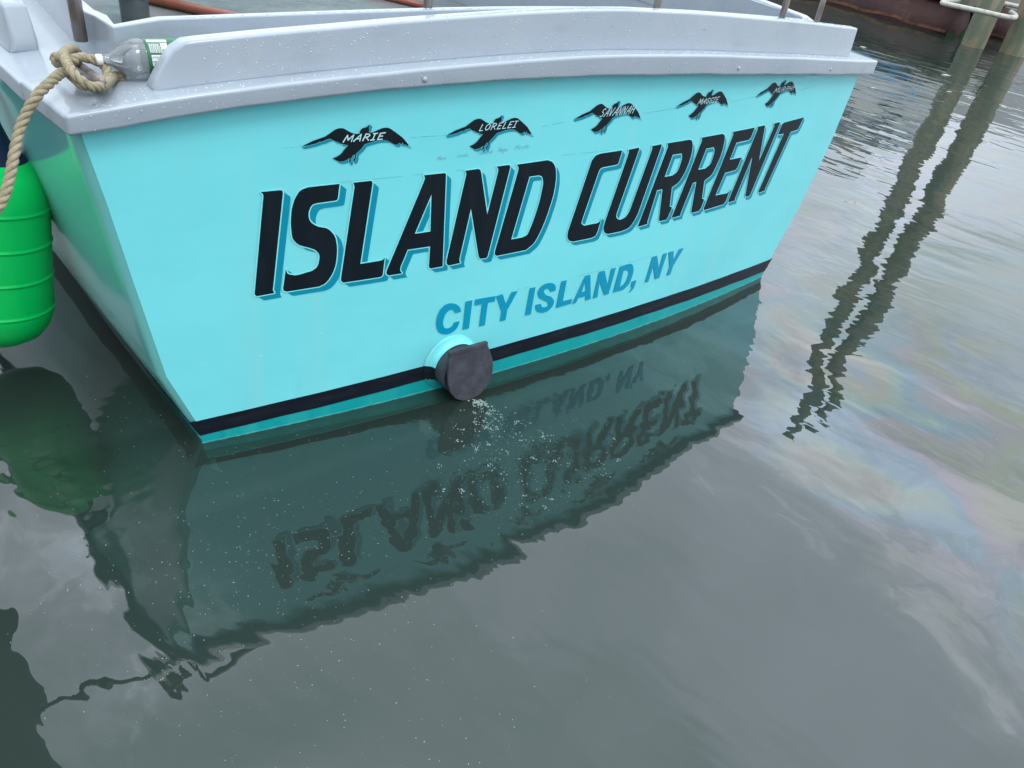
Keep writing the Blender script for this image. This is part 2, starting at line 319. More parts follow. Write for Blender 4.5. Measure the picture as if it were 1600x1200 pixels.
# ------------------------------------------------------------------ the boat (local frame: x across the transom, -y aft, z up)
boat = empty('fishing_boat', (-1.1, 2.102, 0), .7415117, label='aqua fishing boat moored stern-to with black painted name on its broad transom', cat='boat')
LT = 3.3846
def bow(u): t = (u-LT/2)/(LT/2); return .115*(1-t*t)
def S(u, v, z): return (u, -v, z)
def it(x, xs, ys):
    return float(np.interp(x, xs, ys))
def itS(x, xs, ys):    # smooth interpolation
    return sum(it(x+d, xs, ys) for d in (-.12, -.06, 0, .06, .12))/5
LZ = [-.6, 0, .035, .104, .327, .684, .964, 1.149, 1.4]; LU = [.10, 0, -.003, -.035, -.111, -.161, -.198, -.227, -.255]
RZ = [-.6, 0, .107, .427, .788, 1.169, 1.4]; RU = [3.29, 3.385, 3.449, 3.600, 3.700, 3.731, 3.75]
def uL(z): return it(z, LZ, LU)
def uR(z): return it(z, RZ, RU)
CU = [-.4, -.25, 0, .24, .53, .814, 1.17, 1.55, 2.12, 2.9, 3.8, 4]; CZ = [1.16, 1.177, 1.22, 1.253, 1.281, 1.299, 1.311, 1.311, 1.293, 1.25, 1.184, 1.17]
CT = [.058, .058, .06, .056, .056, .06, .068, .078, .082, .08, .075, .075]
def cb(u): return itS(u, CU, CZ)
def ct(u): return cb(u)+itS(u, CU, CT)
# transom skin
zl = [-.085, -.04, 0, .035, .06, .104, .15, .2, .26, .327, .4, .5, .6, .684, .8, .9, .964, 1.08, 1.149, 1.2, 1.25, 1.32]
NU = 90; vs = []; fs = []
def tpt(f, z):
    a, b = uL(z)+.02, uR(z)-.02; u = a+(b-a)*f; zz_ = min(z, cb(u)+.01); return S(u, bow(u), zz_)
for z in zl:
    for i in range(NU+1): vs.append(tpt(i/NU, z))
for r in range(len(zl)-1):
    for i in range(NU): a = r*(NU+1)+i; fs.append((a, a+1, a+NU+2, a+NU+1))
transom = mesh('transom', vs, fs, M['aqua'], boat, True)
# stripe, boot top, scum line: bands standing just proud of the skin
def band(name, zb, zt, off, m, th=.002, parent=None):
    vs = []; fs = []; n = 120
    for i in range(n+1):
        f = i/n; b0, t0 = zb(1.7), zt(1.7)
        for zf in (zb, zt):
            zz_ = zf(-.02+3.42*f); a, b = uL(zz_)-.004, uR(zz_)+.004; u = a+(b-a)*f; zz_ = zf(u)
            vs.append(S(u, bow(u)+off, zz_)); vs.append(S(u, bow(u)-.004, zz_))
    for i in range(n):
        a = i*4; fs += [(a, a+2, a+6, a+4), (a, a+4, a+5, a+1), (a+2, a+3, a+7, a+6)]
    fs += [(0, 1, 3, 2), (n*4, n*4+2, n*4+3, n*4+1)]
    return mesh(name, vs, fs, m, parent or boat, False)
wob = lambda u: .0012*math.sin(u*9)+.0008*math.sin(u*23+1)
zst = lambda u: .106+.040*max(0, 1-((u-1.75)/1.8)**2)+wob(u)*.5
zsb = lambda u: .036+.036*max(0, 1-((u-1.7)/1.75)**2)+wob(u)
band('waterline_stripe', zsb, zst, .0025, M['stripe'], parent=transom)
band('boot_top', lambda u: -.08, lambda u: zsb(u)-.0003, .0012, M['teal'], parent=transom)
band('scum_line', lambda u: -.01, lambda u: .003+.001*math.sin(u*31)+.001*math.sin(u*77), .0032, M['scum'], parent=transom)
# hull sides (grid in z and distance forward), joined to the transom by a small radius
VS = [0, .008, .02, .035, .1, .25, .5, 1, 1.76, 2.6, 3.6, 5, 6.5, 8, 9.5, 10.8, 11.8]
zs = [-.6, -.3, -.09, 0, .035, .104, .2, .327, .5, .684, .85, .964, 1.06, 1.149, 1.22]
def side_u(z, v, port):
    base = uL(z) if port else uR(z); q = v
    k = .10 if z > .6 else .065+.035*max(0, z)/.6
    k *= (1 if q < 2 else 1-(q-2)/6) if q < 8 else 0
    off = k*min(q, 5)
    taper = max(0, (q-4)/8)**2*(1.75 + (0 if port else 0))*(1.05-.25*max(z, 0))
    bulge = .035*math.exp(-((z-.25)/.22)**2)*(1-math.exp(-q*2.5))      # soft chine knuckle low on the side
    base += (.02 if port else -.02)*max(0, 1-q/.035)**2
    u = base-off+taper-bulge*.6 if port else base+off-taper+bulge*.6
    return min(u, 1.69) if port else max(u, 1.70)
def side(port):
    vs = []; fs = []
    for v in VS:
        for z in zs:
            u = side_u(z, v, port); e = bow(uL(z) if port else uR(z)); zz_ = z+(.05*max(0, v-.5) if z > 1.2 else 0)
            vs.append(S(u, e-v, min(zz_, 1.19+.05*max(0, v-.5)) if z < 1.21 else zz_-.03))
    n = len(zs)
    for i in range(len(VS)-1):
        for j in range(n-1): a = i*n+j; fs.append((a, a+1, a+n+1, a+n))
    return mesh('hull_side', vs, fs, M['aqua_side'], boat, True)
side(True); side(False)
# stripes on the sides
for port in (True, False):
    for nm, a_, b_, m_, o_ in (('waterline_stripe', .036, .106, M['stripe'], .003), ('boot_top', -.2, .0358, M['teal'], .0015)):
        vs = []; fs = []; sg = -1 if port else 1
        for v in VS[3:-2]:
            for z in (a_, (a_+b_)/2, b_):
                u = side_u(z, v, port)+sg*o_; vs.append(S(u, bow(uL(z) if port else uR(z))-v, z))
        for i in range(len(VS[3:-2])-1):
            for j in range(2): q = i*3+j; fs.append((q, q+1, q+4, q+3))
        mesh(nm, vs, fs, m_, boat, True)
# gunwale cap across the stern
def sweep_sections(secs, name, m, parent, bw=.0, smooth=False, **k):
    n = len(secs[0]); vs = [p for s in secs for p in s]; fs = []
    for i in range(len(secs)-1):
        for j in range(n): fs.append((i*n+j, i*n+(j+1) % n, (i+1)*n+(j+1) % n, (i+1)*n+j))
    fs.append(tuple(range(n))); fs.append(tuple((len(secs)-1)*n+j for j in range(n)))
    o = mesh(name, vs, fs, m, parent, smooth, **k)
    if bw: bevel(o, bw)
    return o
us = list(np.linspace(-.25, 3.80, 64)); secs = []
for i, u in enumerate(us):
    jit = .0012*math.sin(u*13)+.0009*math.sin(u*29+2)
    ub = u+(0 if 0 < i < len(us)-1 else 0)
    rear = -.29
    sl = -.045*max(0, 1-(u+.25)/.05) if u < -.2 else 0
    secs.append([S(u, bow(u)+.05+jit, cb(u)+jit), S(u, bow(u)+.051+jit, ct(u)), S(u+sl, rear+bow(u)*.2, ct(u)+.004), S(u+sl, rear+bow(u)*.2, cb(u))])
cap = sweep_sections(secs, 'stern_cap', M['grey'], boat, .011)
def side_cap(port):
    secs = []
    for v in [-.29, -.5, -.8, -1.2, -1.8, -2.6, -3.6, -5]:
        q = -v-.0; o = side_u(1.2, q, port)+(-.036 if port else .036); sg = 1 if port else -1
        z0, z1 = (cb(-.25), ct(-.25)) if port else (cb(3.8), ct(3.8)); r = .02*max(0, q-.5); inn = (-.02 if port else 3.53)
        vv = v if v < -.29 else -.288
        secs.append([S(o, vv, z0+r), S(o, vv, z1+r), S(inn, vv, (ct(-.05) if port else ct(3.5))+r+.004), S(inn, vv, z0+r)])
    sweep_sections(secs, 'side_cap', M['grey'], boat, .009)
side_cap(True); side_cap(False)
def bh(u): return it(u, [0, .5, 1.7, 3.6], [.121, .123, .143, .143])
# outer stern board (bulwark) standing on the cap, its port end cut in a curve
secs = []
n = 70; ua, ub_ = -.012, 3.53
for i in range(n+1):
    f = i/n; u = ua+(ub_-ua)*f**1.25 if i else ua
    d = u-ua; hh = bh(u)*min(1, .10+.90*math.sin(min(1, d/.105)*PI/2)); z0 = ct(u)-.004
    if u > 3.35: hh *= 1
    ln = .010; b = bow(u)-.018; sk = 0
    secs.append([S(u, b, z0), S(u+sk*2, b-ln, z0+hh), S(u+sk*2, b-ln-.055, z0+hh+.001), S(u, b-.062, z0)])
sweep_sections(secs, 'stern_board', M['grey'], boat, .009)
# port and starboard side boards
for port in (True, False):
    secs = []
    for q, hh in ((.55, .02), (.56, .05), (.60, .125), (.66, .14), (.9, .145), (1.4, .15), (2.2, .16), (3.4, .17), (4.6, .18)):
        if not port: q = q-.28
        o = side_u(1.2, q, port); sg = 1 if port else -1; z0 = (ct(-.2) if port else ct(3.7))+.02*max(0, q-.5)
        o = o+sg*(.012 if port else .20)
        secs.append([S(o, -q, z0-.004), S(o+sg*.02, -q, z0+hh), S(o+sg*.085, -q, z0+hh), S(o+sg*.085, -q, z0-.004)])
    sweep_sections(secs, 'side_board', M['grey'], boat, .010)
# inner coaming round the cockpit (stern run, chamfered corners, side runs)
path = [(-.115, -4.6), (-.095, -2.0), (-.091, -.9), (-.090, -.60), (-.088, -.40), (-.068, -.325), (-.052, -.20)]
path += [(u, bow(u)*1.0-.272-.02*math.sin(PI*u/3.4)) for u in np.linspace(.10, 3.42, 30)] + [(3.53, -.36), (3.56, -.9), (3.58, -2), (3.6, -4.6)]
secs = []
for i, (u, v) in enumerate(path):
    a = Vector(path[max(i-1, 0)]); b = Vector(path[min(i+1, len(path)-1)]); d = (b-a).normalized(); nr = Vector((d.y, -d.x))   # inboard normal
    z0 = ct(u)-.05; zt_ = (1.403+.068*math.sin(PI*min(max(u, 0), 3.45)/3.45))+.02*max(0, -v-.6)
    w = .038; secs.append([S(u, v, z0), S(u, v, zt_), S(u+nr.x*w, v+nr.y*w, zt_), S(u+nr.x*w, v+nr.y*w, .6)])
sweep_sections(secs, 'cockpit_coaming', M['grey'], boat, .006)
mesh('cockpit_sole', [S(-.1, -.2, .74), S(3.55, -.2, .74), S(3.6, -5, .74), S(-.1, -5, .74)], [(0, 1, 2, 3)], M['deck'], boat)
mesh('foredeck', [S(-.3, -4.9, 1.5), S(3.75, -4.9, 1.5), S(3.2, -8, 1.6), S(1.7, -11.5, 1.75), S(.2, -8, 1.6)], [(0, 1, 2, 3, 4)], M['grey'], boat)
# stanchions and the stern rail they carry
for u, v, ln, r in ((-.106, -.365, 0, .0190), (1.0, -.235, .0, .0165), (2.16, -.225, .0, .0165), (3.13, -.25, .02, .0165), (3.60, -.34, .09, .015)):
    z0 = ct(min(max(u, -.1), 3.6))-.002; tp = 1.93 if u < 0 else (1.62 if u < 3.3 else 1.7)
    if u < 0: z0 = 1.325
    mb = MB().tube([S(u, v, z0), S(u+ln*.2, v-ln*.2, 1.5), S(u+ln*.4, v-ln*.4, tp)], r, 14)
    st = mb.make('stanchion', M['steel'], boat, True)
    if u > 0: MB().lathe([(0, 0), (r*1.9, 0), (r*1.9, .005), (r*1.15, .012), (0, .012)], 20, S(u, v, z0+.004)).make('base_flange', M['steel'], st, True)
rl = [S(-.12, -4.4, 2.0), S(-.075, -1.2, 1.95), S(-.106, -.365, 1.945), S(-.02, -.34, 1.93), S(.2, -.27, 1.80)] + [S(u, -.235, 1.62) for u in (.5, 1.0, 2.16, 3.13)] + [S(3.64, -.40, 1.70), S(3.66, -1.2, 1.75), S(3.68, -4.4, 1.85)]
MB().tube(catmull(rl, 6), .018, 12).make('stern_rail', M['steel'], boat, True)
# mooring bitt peg
pg = MB().tube([S(-.128, -.33, 1.262), S(-.134, -.16, 1.285), S(-.141, -.02, 1.312), S(-.142, .0, 1.316)], [.014, .015, .014, .010], 12).make('mooring_peg', M['steel'], boat, True)
# painted screw heads / plugs on the cap face
for u, dz in ((.775, .026), (2.35, .03), (3.2, .03)):
    mb = MB(); mb.lathe([(0, .0045), (.005, .004), (.0085, .0015), (.0095, 0)], 14, S(u, bow(u)+.0505, cb(u)+dz), Matrix.Rotation(math.radians(90), 3, 'X')); mb.make('screw_plug', M['grey'], cap, True)

